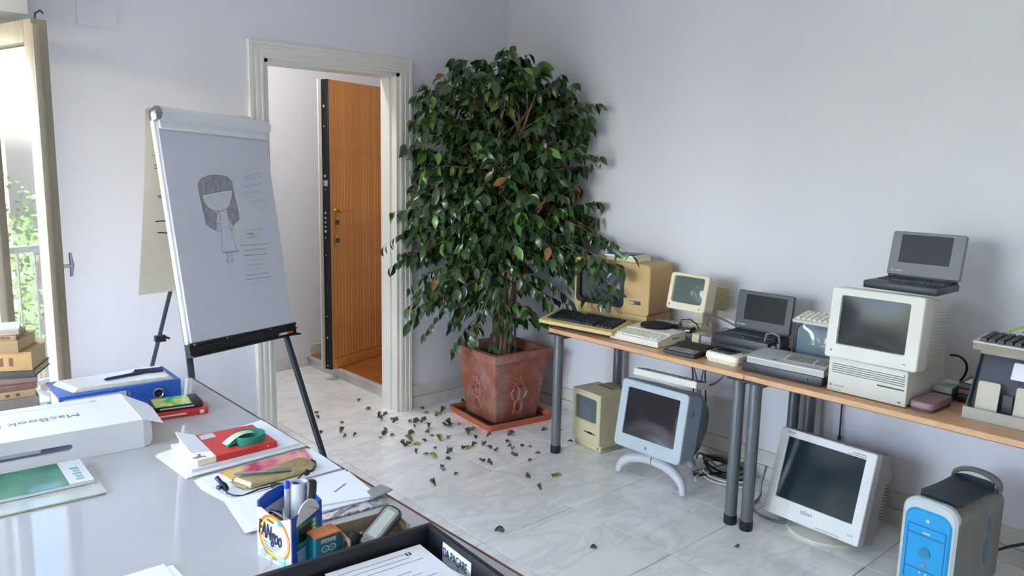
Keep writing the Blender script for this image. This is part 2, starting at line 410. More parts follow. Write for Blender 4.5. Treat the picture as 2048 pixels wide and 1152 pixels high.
# cover plate on the wall
q = B(); q.loft([[(-2.558+u, 0, 2.26+v) for u, v in rr(.172, .112, .012)], [(-2.558+u, -.006, 2.26+v) for u, v in rr(.172, .112, .012)], [(-2.558+u, -.008, 2.26+v) for u, v in rr(.160, .10, .010)]])
tag(q.build('cover_plate', WALL, None, True, (-2.558, 0, 2.26)), 'painted rectangular cover plate high on the white wall', 'cover plate')

# ------------------------------------------------------------------ french window, open leaf
win = thing('window_1', None, None, (WX1, 0, WZ0), 0, kind='structure')
q = B(); q.box(WX1-.05, WX1+.0, .0, .12, WZ0, WZ1); q.box(WX0, WX0+.05, .0, .12, WZ0, WZ1); q.box(WX0+.05, WX1-.05, 0, .12, WZ1-.05, WZ1); q.box(WX0+.05, WX1-.05, 0, .12, WZ0, WZ0+.04)
q.build('frame', OLDPAINT, win, True)
q = B(); q.box(WX1, WX1+.05, -.02, 0, WZ0, WZ1+.05, .004); q.box(WX0-.05, WX0, -.02, 0, WZ0, WZ1+.05, .004); q.box(WX0, WX1, -.02, 0, WZ1, WZ1+.05, .004)
q.build('casing', WHITEP, win, True)
GLASS = bpy.data.materials.new('window_glass'); GLASS.use_nodes = True
n = GLASS.node_tree.nodes; l = GLASS.node_tree.links; n.remove(n['Principled BSDF'])
tr = n.new('ShaderNodeBsdfTransparent'); gl = n.new('ShaderNodeBsdfGlossy'); gl.inputs['Roughness'].default_value = .0; fr = n.new('ShaderNodeFresnel'); fr.inputs[0].default_value = 1.5
g = n.new('ShaderNodeNewGeometry'); ms = n.new('ShaderNodeMixShader'); l.new(fr.outputs[0], ms.inputs[0]); l.new(tr.outputs[0], ms.inputs[1]); l.new(gl.outputs[0], ms.inputs[2]); l.new(ms.outputs[0], n['Material Output'].inputs[0])
# leaf: local x along the leaf from hinge to free edge, local y = thickness, built in its own frame
hx, hy = -3.035, -.035; fx, fy = -2.912, -.585
ang = math.atan2(fy-hy, fx-hx); LL = math.hypot(fx-hx, fy-hy)
lf = bpy.data.objects.new('open_leaf', None); COL.objects.link(lf); lf.parent = win
lf.matrix_basis = Matrix.Translation(Vector((hx, hy, .14))-Vector((WX1, 0, WZ0))) @ Matrix.Rotation(ang, 4, 'Z')
HH = 1.985; T2 = .03
q = B(); q.box(0, .065, -T2, T2, 0, HH, .004); q.build('hinge_stile', OLDPAINT, lf)
q = B(); q.box(LL-.07, LL, -T2, T2, 0, HH, .005); q.box(LL, LL+.012, -T2, -.004, 0, HH-.02, .003); q.build('lock_stile', OLDPAINT, lf)
q = B(); q.box(.065, LL-.07, -T2, T2, HH-.085, HH, .004); q.build('top_rail', OLDPAINT, lf)
q = B(); q.box(.065, LL-.07, -T2, T2, 0, .45, .004); q.build('bottom_panel', WHITEP, lf)
q = B(); q.quad((.065, 0, .45), (LL-.07, 0, .45), (LL-.07, 0, HH-.085), (.065, 0, HH-.085)); q.build('pane', GLASS, lf)
q = B(); q.box(LL-.045, LL-.02, T2, T2+.006, .94, 1.09, .002, 1); q.cyl((LL-.032, T2, 1.02), (LL-.032, T2+.04, 1.02), .008, .008, 10); q.tube([(LL-.032, T2+.04, 1.075), (LL-.032, T2+.045, 1.02), (LL-.032, T2+.04, .975)], [.006, .009, .006], 10); q.build('handle', CHROME, lf)
q = B(); q.tube([(LL-.01, -.01, HH-.01), (LL-.01, -.008, HH+.02), (LL-.01, .012, HH+.034), (LL-.01, .022, HH+.024)], .004, 8); q.build('bolt_hook', DSTEEL, lf)
# wooden roller-shutter box over the window
q = B()
pr = [(-.001, 2.60), (-.25, 2.60), (-.25, 2.40), (-.235, 2.385), (-.24, 2.335), (-.222, 2.32), (-.222, 2.265), (-.205, 2.25), (-.205, 2.195), (-.001, 2.195)]
q.prism(pr, 'x', -4.9, -2.875)
tag(q.build('shutter_box', WHITEP, None, True, (-3.9, 0, 2.195)), 'moulded cream shutter box above the window', 'shutter box')

# outdoors: balcony, rail, trees, a house across
b = B(); b.box(-8, -3.22, .14, 1.5, -.15, -.01); struct(b.build('trim_3', M('balcony_tile', '#B9AA98', .7)))
rl = thing('balcony_railing', 'pale metal balcony railing outside the window', 'railing', (-5.2, 1.4, 0))
q = B(); q.box(-7.9, -3.25, 1.38, 1.42, .98, 1.02, .004); q.build('top_rail', WHITEP, rl, True)
q = B(); q.box(-7.9, -3.25, 1.385, 1.415, .08, .11); q.build('bottom_rail', WHITEP, rl, True)
bm_ = None
for i in range(40):
    if bm_ is None:
        o = B().cyl((0, 0, .1), (0, 0, .99), .007, .007, 8).build('baluster', WHITEP, rl); bm_ = o.data
    else:
        o = bpy.data.objects.new('baluster', bm_); COL.objects.link(o); o.parent = rl
    o.location = (-2.65+i*.117, 0, 0)
struct(B().box(-60, 40, 1.7, 70, -6.2, -6).build('ground', M('garden_ground', '#6F7A4F', .9, var=.3, vs=.5)))
hb = thing('house', 'pale house across the garden seen through the window', 'house', (-9, 24, -6))
B().box(-18, -1, 22, 30, -6, 5.5).build('wall', M('house_plaster', '#D8CFBF', .9), hb, True)
B().box(-18.4, -.6, 21.6, 30.4, 5.5, 5.9).build('roof', M('roof_tile', '#9A6A52', .9), hb, True)
for ix in range(5):
    for iz in range(3):
        f = B().box(-16.6+ix*3.3, -15.4+ix*3.3, 21.92, 22, -4.6+iz*3.3, -2.9+iz*3.3).build('window', M('shutter_green', '#7F8C86', .6) if ix+iz == 0 else bpy.data.materials['shutter_green'], hb, True)
BARK = M('tree_bark', '#6B5A48', .9, var=.2)
TLEAF = M('tree_leaf', '#6E9440', .5, island=.35)
def garden_tree(x, y, z0, h, rad, label):
    t = thing('garden_tree', label, 'tree', (x, y, z0), group='trees in the garden outside')
    B().tube([(0, 0, 0), (.1, 0, h*.4), (0, .1, h*.8)], [.18, .13, .05], 8).build('trunk', BARK, t)
    q = B()
    for i in range(2600):
        a = random.uniform(0, 6.28); c = random.uniform(-1, 1); rr_ = rad*random.uniform(.4, 1)
        p = Vector((rr_*math.cos(a)*math.sqrt(1-c*c), rr_*math.sin(a)*math.sqrt(1-c*c), h*.72+rr_*c*.9))
        d = Vector((random.gauss(0, 1), random.gauss(0, 1), random.gauss(0, 1))).normalized(); e = d.orthogonal().normalized(); s = random.uniform(.08, .15)
        q.quad(p, p+d*s*.5+e*s*.3, p+d*s, p+d*s*.5-e*s*.3)
    q.build('foliage', TLEAF, t, kind='stuff')
garden_tree(-5.6, 7.5, -6, 8.2, 1.9, 'leafy tree close to the balcony outside the window')
garden_tree(-10.8, 10.5, -6, 7.4, 2.2, 'wide leafy tree further along the balcony outside')
# ================================================================== COMPUTER TABLES
T = .72
BEIGE = M('aged_beige_plastic', '#CDBB85', .45, var=.06, vs=4, bump=.03, bs=400)
CREAM = M('cream_plastic', '#DCD2B4', .42, var=.04)
IVORY = M('ivory_plastic', '#E3DECF', .4, var=.03)
MUSTARD = M('mustard_plastic', '#BB9B64', .5, var=.06, vs=4, bump=.05, bs=400)
MUSTARD2 = M('pale_mustard_plastic', '#CDB274', .5, var=.05)
PLAT = M('platinum_plastic', '#CBC8BC', .42, var=.03)
PLAT2 = M('dusty_platinum_plastic', '#BDB8AC', .5, var=.06)
LGREY = M('light_grey_plastic', '#C9CBCB', .4, var=.03)
WHITEC = M('white_grey_plastic', '#D6D6D4', .42, var=.03)
SIDEG = M('mid_grey_plastic', '#A7A5A6', .5, var=.04)
CHAR = M('charcoal_plastic', '#42464D', .42, var=.05)
CHAR2 = M('dark_charcoal_plastic', '#2D3036', .42, var=.05)
SILV = M('silver_grey_plastic', '#A5A29C', .38, metal=.2, var=.04)
KEYW = M('white_keys', '#DCD8C8', .45, island=.03)
KEYG = M('grey_keys', '#8A8984', .5, island=.06)
KEYB = M('black_keys', '#23242A', .45, island=.12)
VENT = M('vent_dark', '#5C584E', .7)
def SCREEN(name, col, rough=.06, spec=.4): return M(name, col, rough, spec=spec, var=.02)
SCR_GREY = SCREEN('grey_tube', '#4A4F50'); SCR_GREEN = SCREEN('green_tube', '#56665F'); SCR_NAVY = SCREEN('navy_tube', '#23272D', .12, .16); SCR_TEAL = SCREEN('teal_tube', '#1E2B30', .12, .2)
SCR_BLACK = M('dark_lcd', '#101216', .35, spec=.2, var=.02); SCR_BLUE = SCREEN('blue_tube', '#76838D', .05, .6); SCR_LCD2 = M('purple_lcd', '#303038', .4, spec=.25, var=.02)

LEGX = (-.60, -.085)
def computer_table(y0, y1, label, legs_at):
    t = thing('computer_table', label, 'table', (-.33, (y0+y1)/2, 0), group='beech tables along the wall')
    B().box(-.635, -.03, y0, y1, T-.024, T, .0015, 1).build('tabletop', BEECH, t, True)
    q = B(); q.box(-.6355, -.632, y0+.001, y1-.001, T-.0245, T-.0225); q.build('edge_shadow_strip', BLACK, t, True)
    for y in legs_at:
        for x in LEGX:
            lg = B().tube([(x, y, .045), (x, y, T-.026)], .0275, 24).build('leg', STEEL, t, True)
            f = B().tube([(x, y, 0), (x, y, .006), (x, y, .045)], [.028, .030, .0295], 24).build('foot_cap', BLACK, lg, True)
            f = B().box(x-.05, x+.05, y-.04, y+.04, T-.032, T-.024, .002, 1).build('mounting_plate', DSTEEL, lg, True)
    ys = sorted(legs_at)
    q = B(); q.box(LEGX[0]+.03, LEGX[1]-.03, ys[0]-.012, ys[0]+.012, T-.064, T-.026, .002, 1); q.build('side_rail', STEEL, t, True)
    q = B(); q.box(LEGX[0]+.03, LEGX[1]-.03, ys[-1]-.012, ys[-1]+.012, T-.064, T-.026, .002, 1); q.build('side_rail', STEEL, t, True)
    return t
computer_table(-2.3415, -1.1175, 'beech-topped table with grey tube legs nearest the potted tree', (-1.165, -2.303))
computer_table(-3.57, -2.3445, 'beech-topped table holding the stacked desktop computer with laptop on top', (-2.386, -3.53))

# ---- mustard terminal
yw = -83.5
t = thing('video_terminal', 'mustard computer terminal with big grey screen at the end of the table', 'computer terminal', (-.20, -1.283, T), yw)
q = B(); q.box(-.215, .215, -.12, .135, 0, .03, .006); q.box(-.235, .235, -.125, .135, .03, .092, .008); q.build('base', MUSTARD, t)
W, D, Hh = .505, .275, .285; z0 = .09; fy = -D/2
q = B(xf=Matrix.Translation((0, 0, z0)))
bezel(q, W, Hh, .022, .325, .236, .03, -.075, .148, fy, .004, .05)
q.loft([L2(rr(W, Hh, .022, 5, 0, Hh/2), fy+.05), L2(rr(W, Hh, .022, 5, 0, Hh/2), fy+D-.05), L2(rr(W-.05, Hh-.03, .03, 5, 0, Hh/2), fy+D)], False, True)
q.build('case', MUSTARD, t)
q = B(xf=Matrix.Translation((0, 0, z0))); bezel(q, .328, .24, .028, .278, .196, .028, 0, .12, 0, .022, .02, .003)
q.build('screen_surround', BLACK, t, loc=(-.075, fy-.003, .028))
q = B(xf=Matrix.Translation((0, 0, z0))); glass_face(q, .276, .194, .03, -.075, .148, fy+.018, .018); q.build('screen', SCR_GREY, t)
q = B(); q.box(.125, .200, fy-.002, fy+.002, z0+.058, z0+.078, .002, 1); bd = q.build('badge', CHAR2, t)
q = B(); q.box(.128, .160, fy-.003, fy-.001, z0+.061, z0+.075); q.build('badge_panel', SILV, bd)
q = B(); q.box(-W/2+.004, W/2-.004, fy+.001, fy+.03, z0+.018, z0+.021); q.build('seam', VENT, t)
t = thing('terminal_keyboard', 'wide mustard keyboard with black keys below the terminal screen', 'keyboard', (-.522, -1.283, T), yw)
kw, kd = .49, .185
q = B(); q.box(-.2, .2, -.05, .09, 0, .022, .003); q.build('foot', CHAR2, t)
pf = [(-.10, .022), (.10, .022), (.10, .072), (.088, .078), (-.078, .046), (-.10, .040)]
q = B(); q.prism(pf, 'x', -kw/2, kw/2); q.build('case', MUSTARD2, t)
kz = lambda y: .046+(y+.078)*(.032/.166)
q = B(); q._new([(-.215, -.070, kz(-.070)+.001), (.225, -.070, kz(-.07)+.001), (.225, .082, kz(.082)+.001), (-.215, .082, kz(.082)+.001)], [(0, 1, 2, 3)]); q.build('key_well', BLACK, t)
q = B(); keys(q, ROWS, -.21, .10, -.066, .07, lambda y: kz(y)+.001, .009); keys(q, [[1, 1, 1, 1]]*5, .12, .222, -.066, .07, lambda y: kz(y)+.001, .009); q.build('keys', KEYB, t, kind='stuff')
# books and papers on the terminal
def book(name, label, cat, w_, d_, h_, cover, loc, yaw, pages=PAPERC, group=None, rnd=.0):
    """lying book: spine along local -y, origin at base centre"""
    t = thing(name, label, cat, loc, yaw, group)
    th = min(.003, h_*.2)
    q = B(); q.box(-w_/2, w_/2, -d_/2, d_/2, 0, th, .0006, 1); q.box(-w_/2, w_/2, -d_/2, d_/2, h_-th, h_, .0006, 1); q.box(-w_/2, w_/2, -d_/2-.001, -d_/2+th, 0, h_, .001, 1); q.build('cover', cover, t)
    q = B(); q.box(-w_/2+.003, w_/2-.003, -d_/2+th, d_/2-.004, th, h_-th); q.build('pages', pages, t)
    return t
zt = T+.09+.285
book('manual', 'cream paperback manual lying lowest on the mustard terminal', 'book', .20, .15, .022, M('cream_cover', '#D9CDAF', .5), (-.225, -1.33, zt), yw-4)
book('manual', 'white booklet in the middle of the pile on the terminal', 'book', .19, .14, .010, PAPER, (-.235, -1.315, zt+.0222), yw+2)
book('manual', 'dark blue booklet topmost on the mustard terminal', 'book', .17, .12, .005, M('navy_cover', '#26305E', .4), (-.235, -1.31, zt+.0324), yw+3)

# ---- small beige monitor on its stand
t = thing('monitor_stand', 'cream block stand under the small beige monitor', 'stand', (-.16, -1.72, T), -90)
q = B(); q.box(-.075, .0, -.04, .04, 0, .065, .008); q.box(.0, .08, -.02, .09, 0, .075, .008); q.build('foot', CREAM, t)
q = B(); q.box(.0, .06, .02, .09, .07, .165, .01); q.build('post', CREAM, t)
t = thing('computer_monitor', 'small cream monitor with green-grey screen beside the mustard terminal', 'monitor', (-.183, -1.79, T+.166), -90.6)
tm = tiltm(11.7, -.14, 0)
W, Hh = .238, .192
q = B(xf=tm); bezel(q, W, Hh, .018, .190, .140, .014, 0, .108, -.14, .012, .02)
q.loft([L2(rr(W, Hh, .018, 5, 0, Hh/2), -.12), L2(rr(W-.006, Hh-.006, .018, 5, 0, Hh/2), -.06), L2(rr(W-.05, Hh-.05, .02, 5, 0, Hh/2), -.055)], False, True); q.build('case', CREAM, t)
q = B(xf=tm); glass_face(q, .188, .138, .016, 0, .108, -.127, .013); q.build('screen', SCR_GREEN, t)
q = B(xf=tm); q.loft([L2(rr(W-.05, Hh-.045, .012, 5, 0, Hh/2), -.056), L2(rr(W-.06, Hh-.07, .012, 5, 0, Hh/2), .10)]); rb = q.build('rear_housing', BEIGE, t)
q = B(xf=tm)
for i in range(10): q.box(-W/2+.022, W/2-.022, -.04+.0, .095, Hh/2-.062+i*.0125, Hh/2-.059+i*.0125)
q.build('vent_slats', M('vent_beige', '#A39672', .6), rb, kind='stuff')
q = B(xf=tm); q.box(-.103, -.095, -.142, -.138, .018, .028, .001, 1); q.box(.083, .088, -.142, -.138, .014, .022, .001, 1); q.build('knobs', VENT, t)

# ---- ivory home computer
t = thing('home_computer', 'ivory keyboard computer with pale keys on the table edge', 'computer', (-.432, -1.65, T), -88)
pf = [(-.125, .004), (.125, .004), (.125, .056), (.0, .056), (-.02, .050), (-.125, .034)]
q = B(); q.prism(pf, 'x', -.152, .152); q.build('case', IVORY, t)
kz = lambda y: .034+(y+.125)*(.016/.105)
q = B(); keys(q, ROWS, -.135, .135, -.112, -.025, kz, .006, .003, tap=.002); q.build('keys', KEYW, t, kind='stuff')
q = B(); q.box(-.148, .148, -.018, -.014, .050, .0575); q.build('ridge', IVORY, t)
q = B(); q.box(.1515, .153, .0, .06, .03, .035); q.build('disk_slot', BLACK, t)
# things lying on it
def lozenge(name, label, cat, pts, z0_, z1, m, rnd=.0):
    cx = sum(p[0] for p in pts)/len(pts); cy = sum(p[1] for p in pts)/len(pts)
    q = B(); q.loft([[(cx+(x-cx)*k, cy+(y-cy)*k, z) for x, y in pts] for k, z in ((.94, z0_), (1, z0_+(z1-z0_)*.3), (1, z0_+(z1-z0_)*.7), (.93, z1))])
    return tag(q.build(name, m, None, True, (cx, cy, z0_)), label, cat)
ov = [( -.345+.085*math.cos(a)*.9+.02*math.sin(a), -1.635+.075*math.sin(a)*1.0-.03*math.cos(a)) for a in [i*math.pi/10 for i in range(20)]]
lozenge('pouch', 'flat black oval pouch lying on the ivory home computer', 'pouch', ov, T+.0565, T+.076, M('black_cloth', '#0C0C14', .8))
t = thing('pocket_calculator', 'grey pocket calculator resting behind the black pouch', 'calculator', (-.235, -1.625, T+.001), -60)
B().box(-.06, .06, -.03, .03, 0, .062, .004).build('cradle', CHAR2, t)
q = B(xf=Matrix.Translation((0, 0, .063))); q.box(-.065, .065, -.035, .035, 0, .012, .003); q.build('case', SILV, t)
q = B(); keys(q, [[1]*6]*3, -.05, .05, -.028, .01, lambda y: .075, .003); q.build('keys', KEYG, t, kind='stuff')
t = thing('mouse', 'shiny black mouse beside the calculator below the small monitor', 'mouse', (-.275, -1.775, T), -80)
q = B(); q.box(-.05, .05, -.04, .04, 0, .05, .004); q.build('block', CHAR2, t)
q = B(xf=Matrix.Translation((0, 0, .0502)))
q.loft([[(u, v, 0) for u, v in rr(.10, .062, .02)], [(u*1.02, v*1.02, .014) for u, v in rr(.10, .062, .02)], [(u*.8, v*.75, .026) for u, v in rr(.10, .062, .02)]])
q.build('body', M('gloss_black', '#0B0B0D', .08, coat=.5), t)
q = B(); q.tube([(-.04, .02, .065), (-.045, .03, .10), (0, .045, .105), (.045, .035, .085), (.06, .02, .07)], .0035, 6); q.build('cable', BLACK, t)
lozenge('power_brick', 'grey adapter block behind the black keyboard computer', 'adapter', [(-.30, -1.885), (-.30, -1.945), (-.235, -1.95), (-.235, -1.885)], T, T+.048, SIDEG)
lozenge('power_brick', 'ivory adapter block at the right back corner of the ivory computer', 'adapter', [(-.30, -1.815), (-.30, -1.873), (-.22, -1.873), (-.22, -1.815)], T, T+.05, CREAM)
lozenge('power_brick', 'cream wedge-shaped adapter between black keyboard computer and dark laptop', 'adapter', [(-.225, -1.93), (-.235, -2.005), (-.13, -2.01), (-.13, -1.93)], T, T+.042, CREAM)
def cable(label, pts, r, m, name='cable', group=None):
    # smooth the polyline
    P = [Vector(p) for p in pts]
    for _ in range(3):
        Q = [P[0]]
        for a, c in zip(P, P[1:]): Q += [a*.75+c*.25, a*.25+c*.75]
        Q.append(P[-1]); P = Q
    q = B(); q.tube(P, r, 6); return tag(q.build(name, m, None, True, tuple(P[0])), label, 'cable', group)
GREYC = M('grey_cable', '#74777A', .5); BLACKC = M('black_cable', '#121215', .45); WHITEC2 = M('white_cable', '#D5D5D0', .45)
cable('thick grey cable running from the small beige monitor to the dark laptop', [(-.12, -1.80, T+.06), (-.12, -1.80, T+.115), (-.12, -1.84, T+.125), (-.12, -1.95, T+.10), (-.12, -2.04, T+.06), (-.12, -2.06, T+.02)], .006, GREYC)
cable('thin grey cable looping over the cream adapter', [(-.15, -1.89, T+.005), (-.15, -1.91, T+.075), (-.15, -1.95, T+.08), (-.15, -2.0, T+.055), (-.14, -2.03, T+.01)], .0035, GREYC)

# ---- small black keyboard computer
t = thing('home_computer', 'small flat black keyboard computer on the table edge', 'computer', (-.497, -1.956, T), -87.4)
pf = [(-.092, .004), (.092, .004), (.092, .036), (.035, .036), (-.01, .024), (-.085, .020), (-.092, .012)]
q = B(); q.prism(pf, 'x', -.088, .088); q.build('case', BLACK, t)
q = B(); q.box(-.086, .086, -.0925, -.088, .004, .018, .002, 1); q.build('front_lip', CHAR, t)
q = B(); keys(q, [[1]*10]*4, -.075, .075, -.082, -.018, lambda y: .020+(y+.085)*.05, .003, .003, tap=.001); q.build('keys', KEYG, t, kind='stuff')

# ---- tape recorder
t = thing('tape_recorder', 'cream data cassette recorder with dark lid and key row', 'cassette recorder', (-.483, -2.165, T), -91)
q = B(); q.loft([[(u, v, z) for u, v in rr(.178*k, .132*k, .02)] for k, z in ((.93, .0), (.95, .012), (.95, .013), (1, .016), (1, .034), (.97, .042), (.9, .045))]); q.build('case', M('bright_cream_plastic', '#E6E2CE', .4), t)
q = B(); keys(q, [[1]*6], -.07, .045, -.066, -.040, lambda y: .028+(y+.066)*.7, .006, .0015); q.build('piano_keys', CHAR, t, kind='stuff')
q = B(); q.box(-.07, .045, -.028, .045, .043, .048, .003, 1); q.build('cassette_lid', CHAR, t)
q = B(); q.box(-.055, .03, -.005, .03, .048, .0488); q.build('lid_window', SCR_BLACK, t)
q = B(); q.cyl((.066, .02, .044), (.066, .02, .047), .004, .004, 10); q.build('counter_button', BLACK, t)

# ---- dark laptop on a dark case
def laptop(name, label, loc, yaw, w_, d_, hb_, hl, tilt, m_base, m_lid, m_scr, sw_, sh_, scx, scz, base_label_y=0, hinge=True):
    t = thing(name, label, 'laptop', loc, yaw)
    q = B(); q.box(-w_/2, w_/2, -d_, 0, 0, hb_, .005); q.build('base', m_base, t)
    q = B(); q.box(-w_/2+.012, w_/2-.012, -d_*.58, -d_*.10, hb_, hb_+.001); q.build('key_bed', BLACK, t)
    q = B(); keys(q, ROWS, -w_/2+.016, w_/2-.016, -d_*.57, -d_*.12, lambda y: hb_+.001, .004, .003, tap=.001); q.build('keys', KEYB, t, kind='stuff')
    q = B(); q.cyl((0, -d_*.80, hb_), (0, -d_*.80, hb_+.006), .012, .010, 16); q.build('trackball', CHAR2, t)
    tm = Matrix.Translation((0, -.004, hb_+.008)) @ Matrix.Rotation(R(-tilt), 4, 'X')
    q = B(xf=tm); bezel(q, w_, hl, .010, sw_, sh_, .003, scx, scz, -.008, .003, .016, .003); q.loft([L2(rr(w_, hl, .010, 5, 0, hl/2), .008), L2(rr(w_-.012, hl-.012, .010, 5, 0, hl/2), .014)], False, True); ld = q.build('lid', m_lid, t)
    q = B(xf=tm); q.box(scx-sw_/2, scx+sw_/2, -.0055, -.004, scz-sh_/2, scz+sh_/2); q.build('screen', m_scr, ld)
    q = B(xf=tm); q.box(-w_/2+.018, -w_/2+.026, -.0085, -.0078, .016, .024); q.box(-w_/2+.034, -w_/2+.062, -.0085, -.0078, .017, .022); q.build('badge', SILV, ld)
    q = B(); q.cyl((-w_*.36, -.004, hb_+.006), (w_*.36, -.004, hb_+.006), .009, .009, 14); q.build('hinge_bar', m_base, t)
    for s in (-1, 1):
        q = B(); q.cyl((s*w_*.42-.014, -.004, hb_+.007), (s*w_*.42+.014, -.004, hb_+.007), .010, .010, 14); q.build('hinge', CHAR2, t)
    return t
tag(B().box(-.43, -.235, -2.345, -2.045, T, T+.066, .006).build('battery_charger', CHAR2, None, True, (-.33, -2.2, T)), 'dark flat case lying under the open dark grey laptop', 'case')
laptop('laptop', 'open dark grey laptop standing behind the cassette recorder', (-.235, -2.185, T+.067), -88.8, .293, .205, .042, .188, 8.8, CHAR2, CHAR, SCR_BLACK, .214, .125, .008, .108)
t = thing('power_supply', 'small glossy black power box in front of the dark laptop', 'power supply', (-.335, -2.0, T), -80)
lozenge('power_box', 'small black glossy box in front of the open dark laptop', 'box', [(-.445, -2.065), (-.445, -2.175), (-.437, -2.18), (-.437, -2.06)], T, T+.05, M('black_gloss2', '#101114', .15, coat=.4))
bpy.data.objects.remove(t)
# grey connector with cable loop
t = thing('cable_connector', 'grey plug connector with looped cable behind the silver computer', 'connector', (-.40, -2.335, T), -85)
q = B(); q.box(-.022, .024, -.012, .012, 0, .098, .004); q.build('housing', CHAR, t)
q = B(); q.box(.026, .045, -.014, .014, 0, .115, .005); q.build('strain_relief', CHAR, t)
q = B(); q.tube([(.035, 0, .115), (.03, 0, .145), (.0, 0, .155), (-.028, 0, .145), (-.036, 0, .11), (-.034, .01, .07)], .005, 8); q.build('cable', GREYC, t)

# ---- dark drive box with silver computer on it
t = thing('drive_unit', 'dark flat box with two front knobs under the silver keyboard computer', 'drive', (-.445, -2.473, T), -87.6)
q = B(); q.box(-.183, .183, -.125, .125, .003, .042, .003); q.build('case', M('blue_black_plastic', '#33333D', .4), t)
for x in (-.128, .118):
    q = B(); q.cyl((x, -.125, .022), (x, -.130, .022), .006, .005, 14); q.build('knob', CHAR, t)
t = thing('home_computer', 'silver-grey keyboard computer lying on the dark drive box', 'computer', (-.497, -2.486, T+.043), -87)
pf = [(-.068, .0), (.09, .0), (.09, .046), (.07, .050), (-.058, .032), (-.068, .026)]
q = B(); q.prism(pf, 'x', -.174, .174); q.build('case', SILV, t)
q = B(); q.box(-.174, .174, -.070, -.066, .022, .029, .001, 1); q.build('front_strip', LGREY, t)
kz = lambda y: .032+(y+.058)*(.018/.128)
q = B(); q._new([(-.025, -.04, kz(-.04)+.0006), (.165, -.04, kz(-.04)+.0006), (.165, .035, kz(.035)+.0006), (-.025, .035, kz(.035)+.0006)], [(0, 1, 2, 3)]); q.build('key_panel', LGREY, t)
q = B(); keys(q, [[1]*9]*4, -.015, .10, -.034, .03, kz, .004, .003, tap=.001); keys(q, [[1]*4]*4, .11, .16, -.034, .03, kz, .004, .003, tap=.001); q.build('keys', KEYG, t, kind='stuff')
q = B(); q._new([(-.155, -.02, kz(-.02)+.0007), (-.04, -.02, kz(-.02)+.0007), (-.04, .06, kz(.06)+.0007), (-.155, .06, kz(.06)+.0007)], [(0, 1, 2, 3)]); q.build('cassette_panel', SIDEG, t)
q = B(); q.box(-.062, -.035, -.055, -.049, kz(-.055), kz(-.05)+.001); q.build('indicator', BLACK, t)

# ---- portable television with keyboard on top
t = thing('portable_television', 'small rounded-screen television half hidden behind the desktop computer', 'television', (-.205, -2.535, T), -88)
W, Hh = .29, .222
q = B(); bezel(q, W, Hh, .035, .262, .196, .04, 0, .112, -.11, .006, .04)
q.loft([L2(rr(W, Hh, .035, 5, 0, Hh/2), -.07), L2(rr(W, Hh, .035, 5, 0, Hh/2), .0), L2(rr(.18, .15, .03, 5, 0, .10), .14)], False, True); q.build('case', CHAR2, t)
q = B(); glass_face(q, .26, .194, .045, 0, .112, -.106, .022); q.build('tube_face', SCR_BLUE, t)
def loose_keyboard(name, label, loc, yaw, w_, d_, m, km, rows=ROWS, h0=.014, h1=.034, inset=.008):
    t = thing(name, label, 'keyboard', loc, yaw)
    pf = [(-d_/2, 0), (d_/2, 0), (d_/2, h1), (d_/2-.02, h1+.001), (-d_/2, h0)]
    q = B(); q.prism(pf, 'x', -w_/2, w_/2); q.build('case', m, t)
    kz = lambda y: h0+(y+d_/2)*((h1-h0)/(d_-.02))
    q = B(); keys(q, rows, -w_/2+inset, w_/2-inset, -d_/2+inset, d_/2-.024, kz, .007, .003); q.build('keys', km, t, kind='stuff')
    return t
loose_keyboard('keyboard', 'pale keyboard resting on top of the small television', (-.315, -2.575, T+.2225), -88, .31, .15, PLAT2, KEYW, [[1]*12]*4)

# ---- desktop computer, monitor, laptop on top
t = thing('desktop_computer', 'platinum desktop computer case with slotted front under the large monitor', 'computer', (-.390, -2.846, T), -90.6)
q = B(); q.box(-.156, .156, -.184, .184, .004, .145, .005); q.build('case', PLAT, t)
q = B(); q.box(-.15, .15, -.16, .16, 0, .005); q.build('feet', CHAR, t)
q = B()
for i in range(5): q.box(-.140, .146, -.1855, -.182, .118-i*.0085, .1205-i*.0085)
q.build('front_grooves', VENT, t, kind='stuff')
q = B(); q.box(.045, .146, -.186, -.182, .066, .071); q.build('floppy_slot', BLACK, t)
q = B(); q.box(.128, .138, -.186, -.183, .016, .021); q.box(.140, .146, -.186, -.183, .125, .128); q.build('indicator', VENT, t)
q = B(); q.loft([[(-.14+.005*math.cos(a), -.1846, .030+.006*math.sin(a)) for a in [i*math.pi/5 for i in range(10)]], [(-.14+.005*math.cos(a), -.186, .030+.006*math.sin(a)) for a in [i*math.pi/5 for i in range(10)]]]); q.build('emblem', M('emblem_grey', '#7E8A86', .4), t)
q = B(); q.box(-.128, -.085, -.1855, -.1845, .027, .033); q.box(-.148, -.095, -.1855, -.1845, .012, .015); q.build('lettering', SIDEG, t)
t = thing('computer_monitor', 'large platinum monitor standing on the desktop computer case', 'monitor', (-.425, -2.857, T+.146), -88.2)
q = B(); q.box(-.13, .13, -.10, .12, 0, .014, .004); q.build('foot', CHAR, t)
tm = Matrix.Translation((0, 0, .008)) @ tiltm(6.0, -.19, 0)
W, Hh = .352, .284
q = B(xf=tm); bezel(q, W, Hh, .012, .262, .198, .008, -.004, .155, -.19, .012, .05)
q.loft([L2(rr(W, Hh, .012, 5, 0, Hh/2), -.14), L2(rr(W, Hh, .012, 5, 0, Hh/2), -.10), L2(rr(W-.012, Hh-.010, .012, 5, 0, Hh/2), -.098), L2(rr(W-.03, Hh-.03, .012, 5, 0, Hh/2), .17), L2(rr(W-.06, Hh-.06, .02, 5, 0, Hh/2), .19)], False, True); q.build('case', PLAT, t)
